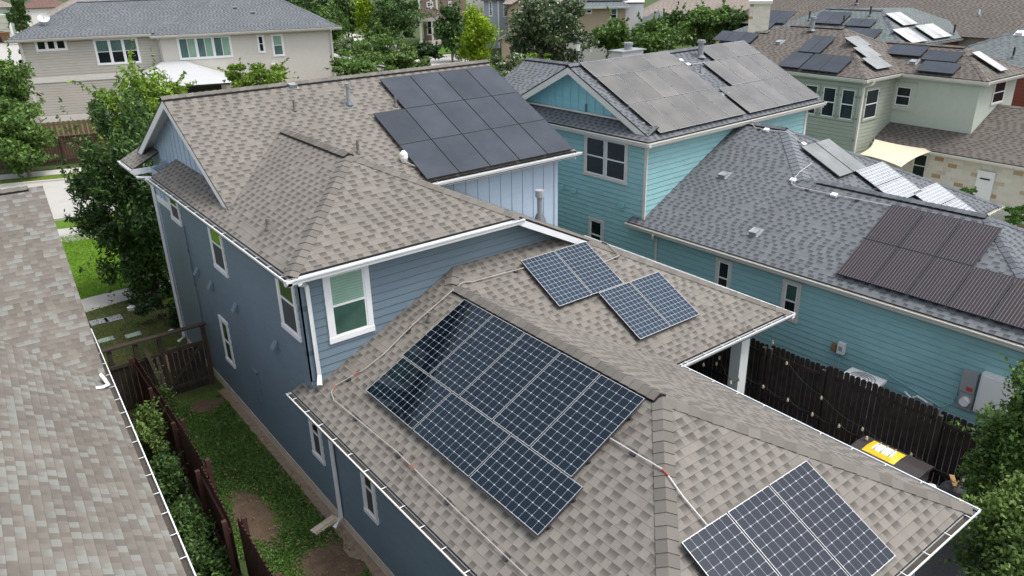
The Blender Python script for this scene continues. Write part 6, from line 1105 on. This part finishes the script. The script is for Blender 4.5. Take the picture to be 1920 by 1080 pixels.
for p, a, s in (((4.11, 41.9), -13, -1), ((2.76, 51.0), -19, 1)): d = V(math.cos(math.radians(a)), math.sin(math.radians(a)), 0); n_ = V(-d[1], d[0], 0)*s; k_.obox(V(*p, 0)-d*45, d*115, n_*.16, V(0, 0, .12))
struct(k_.build('kerb', M['conc2']))
sheet('verge_far', [ln(-40, (2.76, 51.15), -19), ln(70, (2.76, 51.15), -19), ln(70, (3.06, 52.6), -18), ln(-40, (3.06, 52.6), -18)], .03, grassmat('verge_grass', (.05, .10, .012), (.15, .21, .03)))
sheet('pavement_far', [ln(-40, (3.06, 52.6), -18), ln(70, (3.06, 52.6), -18), ln(70, (3.06, 54.0), -18), ln(-40, (3.06, 54.0), -18)], .036, M['conc2'])
sheet('taupe_yard', [(-12, 62.3), (9, 56.5), (32, 50), (36, 61), (8, 71.2), (-8, 77)], .024, grassmat('dry_grass', (.07, .055, .03), (.16, .12, .075)))
q = [WF.z(p, 0) for p in ((120, 597), (152, 587), (262, 541), (345, 500), (345, 470), (240, 505), (150, 552), (100, 565))]
sheet('front_path', [WF.z(p, 0)[:2] for p in ((110, 604), (160, 587), (290, 548), (345, 528), (345, 497), (262, 535), (150, 563), (100, 575))], .022, M['conc2'])
sheet('lawn_pavement', [WF.z(p, 0)[:2] for p in ((90, 446), (178, 433), (320, 410), (320, 398), (175, 423), (90, 433))], .026, M['conc2'])
sheet('alley', [WF.z(p, 0)[:2] for p in ((-80, 172), (22, 150), (66, 112), (112, 60), (112, 47), (-80, 47))], .02, M['conc'])
sheet('far_pavement', [WF.z(p, 0)[:2] for p in ((700, 92), (835, 132), (875, 128), (730, 80), (640, 58), (630, 62))], .03, M['conc2'])
sheet('far_driveway', [WF.z(p, 0)[:2] for p in ((790, 112), (850, 122), (880, 115), (862, 100), (830, 103))], .026, M['conc'])
sheet('porch_lawn', [WF.z(p, 0)[:2] for p in ((740, 74), (790, 106), (860, 98), (830, 80))], .022, grassmat('porch_lawn_grass', (.035, .09, .01), (.10, .19, .025)))
E1 = (*WF.z((475, 968), 0)[:2], .44, 1.25); E2 = (*WF.z((625, 1065), 0)[:2], .70, .95); E3 = (4.35, 19.9, .55, .4)
def yardmat():
    t = NT('side_yard_turf'); p = t.pos(); sp_ = t.n('SeparateXYZ'); t.L(p, sp_.inputs[0]); n1 = t.noise(9, 5, p); n2 = t.noise(60, 3, p); g = t.ramp(t.math('ADD', t.math('MULTIPLY', n1, .6), t.math('MULTIPLY', n2, .4)), [(.35, (.045, .095, .018)), (.72, (.14, .21, .05))])
    s_ = t.ramp(t.math('ADD', t.math('MULTIPLY', t.noise(3.5, 5, p), .5), t.math('MULTIPLY', t.noise(40, 3, p), .5)), [(.3, (.085, .06, .042)), (.7, (.20, .145, .10))]); m = None
    for cx, cy, rx, ry in (E1, E2, E3):
        d = t.math('SQRT', t.math('ADD', t.math('POWER', t.math('DIVIDE', t.math('SUBTRACT', sp_.outputs[0], cx), rx), 2.0), t.math('POWER', t.math('DIVIDE', t.math('SUBTRACT', sp_.outputs[1], cy), ry), 2.0))); m = d if m is None else t.math('MINIMUM', m, d)
    e_ = t.math('ADD', m, t.math('ADD', t.math('MULTIPLY', t.math('SUBTRACT', t.noise(2.6, 5, p), .5), 1.5), t.math('MULTIPLY', t.math('SUBTRACT', t.noise(22, 3, p), .5), .7)))
    c = t.mix(t.ramp(e_, [(.75, (1, 1, 1)), (1.25, (0, 0, 0))]), g, s_); t.bump(n2, .03, .9); return t.fin(c, .95, .15)
yard = yardmat()
sheet('side_yard', [(3.0, 3), (5.1, 3), (5.1, 20.9), (3.0, 20.9)], .012, yard)
soil = plain('bare_soil', (.15, .105, .07), .95, .3, 5)
def blob(name, c, r, z, mat, seed, n=150, rot=0.): rg = random.Random(seed); P = []; [P.append((c[0]+r[0]*math.cos(a)*k*math.cos(rot)-r[1]*math.sin(a)*k*math.sin(rot), c[1]+r[0]*math.cos(a)*k*math.sin(rot)+r[1]*math.sin(a)*k*math.cos(rot))) for a, k in [(2*math.pi*i/n, 1+rg.uniform(-.14, .14)) for i in range(n)]]; return sheet(name, P, z, mat)
def blob(name, c, r, z, mat, seed, n=150, rot=0.): rg = random.Random(seed); P = []; [P.append((c[0]+r[0]*math.cos(a)*k*math.cos(rot)-r[1]*math.sin(a)*k*math.sin(rot), c[1]+r[0]*math.cos(a)*k*math.sin(rot)+r[1]*math.sin(a)*k*math.cos(rot))) for a, k in [(2*math.pi*i/n, 1+rg.uniform(-.14, .14)) for i in range(n)]]; return sheet(name, P, z, mat)
P = [(5.08, y) for y in np.linspace(3.2, 20.5, 30)]; rg = random.Random(5); P2 = [(4.82+rg.uniform(-.12, .1), y) for y in np.linspace(20.5, 3.2, 60)]
sheet('soil_edge', P+P2, .016, plain('gravelly_soil', (.25, .195, .14), .95, .4, 9)); blob('soil_patch', (4.55, 23.2), (.6, .9), .019, plain('orange_soil', (.30, .19, .11), .95, .3, 5), 4)
blob('soil_patch', (2.3, 14), (.55, 8), .016, plain('dark_mulch', (.045, .03, .022), .95, .4, 6), 8)
sheet('gravel_strip', [(11.5, -1), (18.4, -1), (18.2, 16.5), (11.5, 13.6)], .014, plain('dark_gravel', (.05, .052, .055), .95, .45, 22))
blob('soil_patch', (15.7, 8.0), (.35, .7), .022, plain('straw_litter', (.26, .19, .08), .95, .35, 12), 6); blob('soil_patch', (15.9, 4.9), (.35, .45), .023, plain('red_brick_dust', (.28, .12, .06), .95, .3, 6), 7)
sheet('sage_yard', [(30, 6), (36.2, 6), (36, 18), (29, 18)], .014, plain('pale_patio', (.40, .36, .30), .9, .15, 2))
# ground-cover leaves of the side yard and blades of the lawn: nobody could count them
rng = np.random.default_rng(5)
def scatter(name, label, cat, n, box, mat, leaf, hmax, holes=(), up=.6, asp=.5):
    x = rng.uniform(box[0], box[1], n); y = rng.uniform(box[2], box[3], n); keep = np.ones(n, bool)
    for (cx, cy, rx, ry) in holes: keep &= ((x-cx)/rx)**2+((y-cy)/ry)**2 > rng.uniform(.5, 1.5, n)
    P = np.stack([x, y, rng.uniform(.015, hmax, n)], 1)[keep]; o = quads(name, leafmesh(P, np.full(len(P), leaf), rng, up, asp), mat, origin=((box[0]+box[1])/2, (box[2]+box[3])/2, 0)); tag(o, label, cat, kind='stuff'); return o
h1, h2, h3 = E1, E2, E3
scatter('ground_cover', 'low clover-like ground cover in the side yard beside the blue wall', 'ground cover', 52000, (3.02, 4.86, 8.5, 20.2), LM['ivy'], .055, .06, (h1, h2, h3))
scatter('lawn_grass', 'bright green lawn grass between the path and the pavement', 'grass', 26000, (1.5, 6.5, 30.4, 38.8), leafmat('lawn_blades', (.08, .19, .012), (.20, .34, .03)), .12, .07, up=.1, asp=.14)
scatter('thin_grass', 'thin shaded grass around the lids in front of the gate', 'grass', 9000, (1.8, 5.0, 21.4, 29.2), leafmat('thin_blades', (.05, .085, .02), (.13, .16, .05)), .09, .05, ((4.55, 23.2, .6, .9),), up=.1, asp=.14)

lit = rng.uniform(0, 1, 700); Pl = np.stack([rng.uniform(3.05, 5.0, 700), rng.uniform(8, 20.5, 700), rng.uniform(.05, .075, 700)], 1)
tag(quads('fallen_leaves', leafmesh(Pl, np.full(700, .06), rng, 1.5, .55), plain('dry_leaves', (.22, .15, .08), .9, .35, 9), origin=(4, 14, 0)), 'dry fallen leaves scattered over the side yard', 'leaves', kind='stuff')
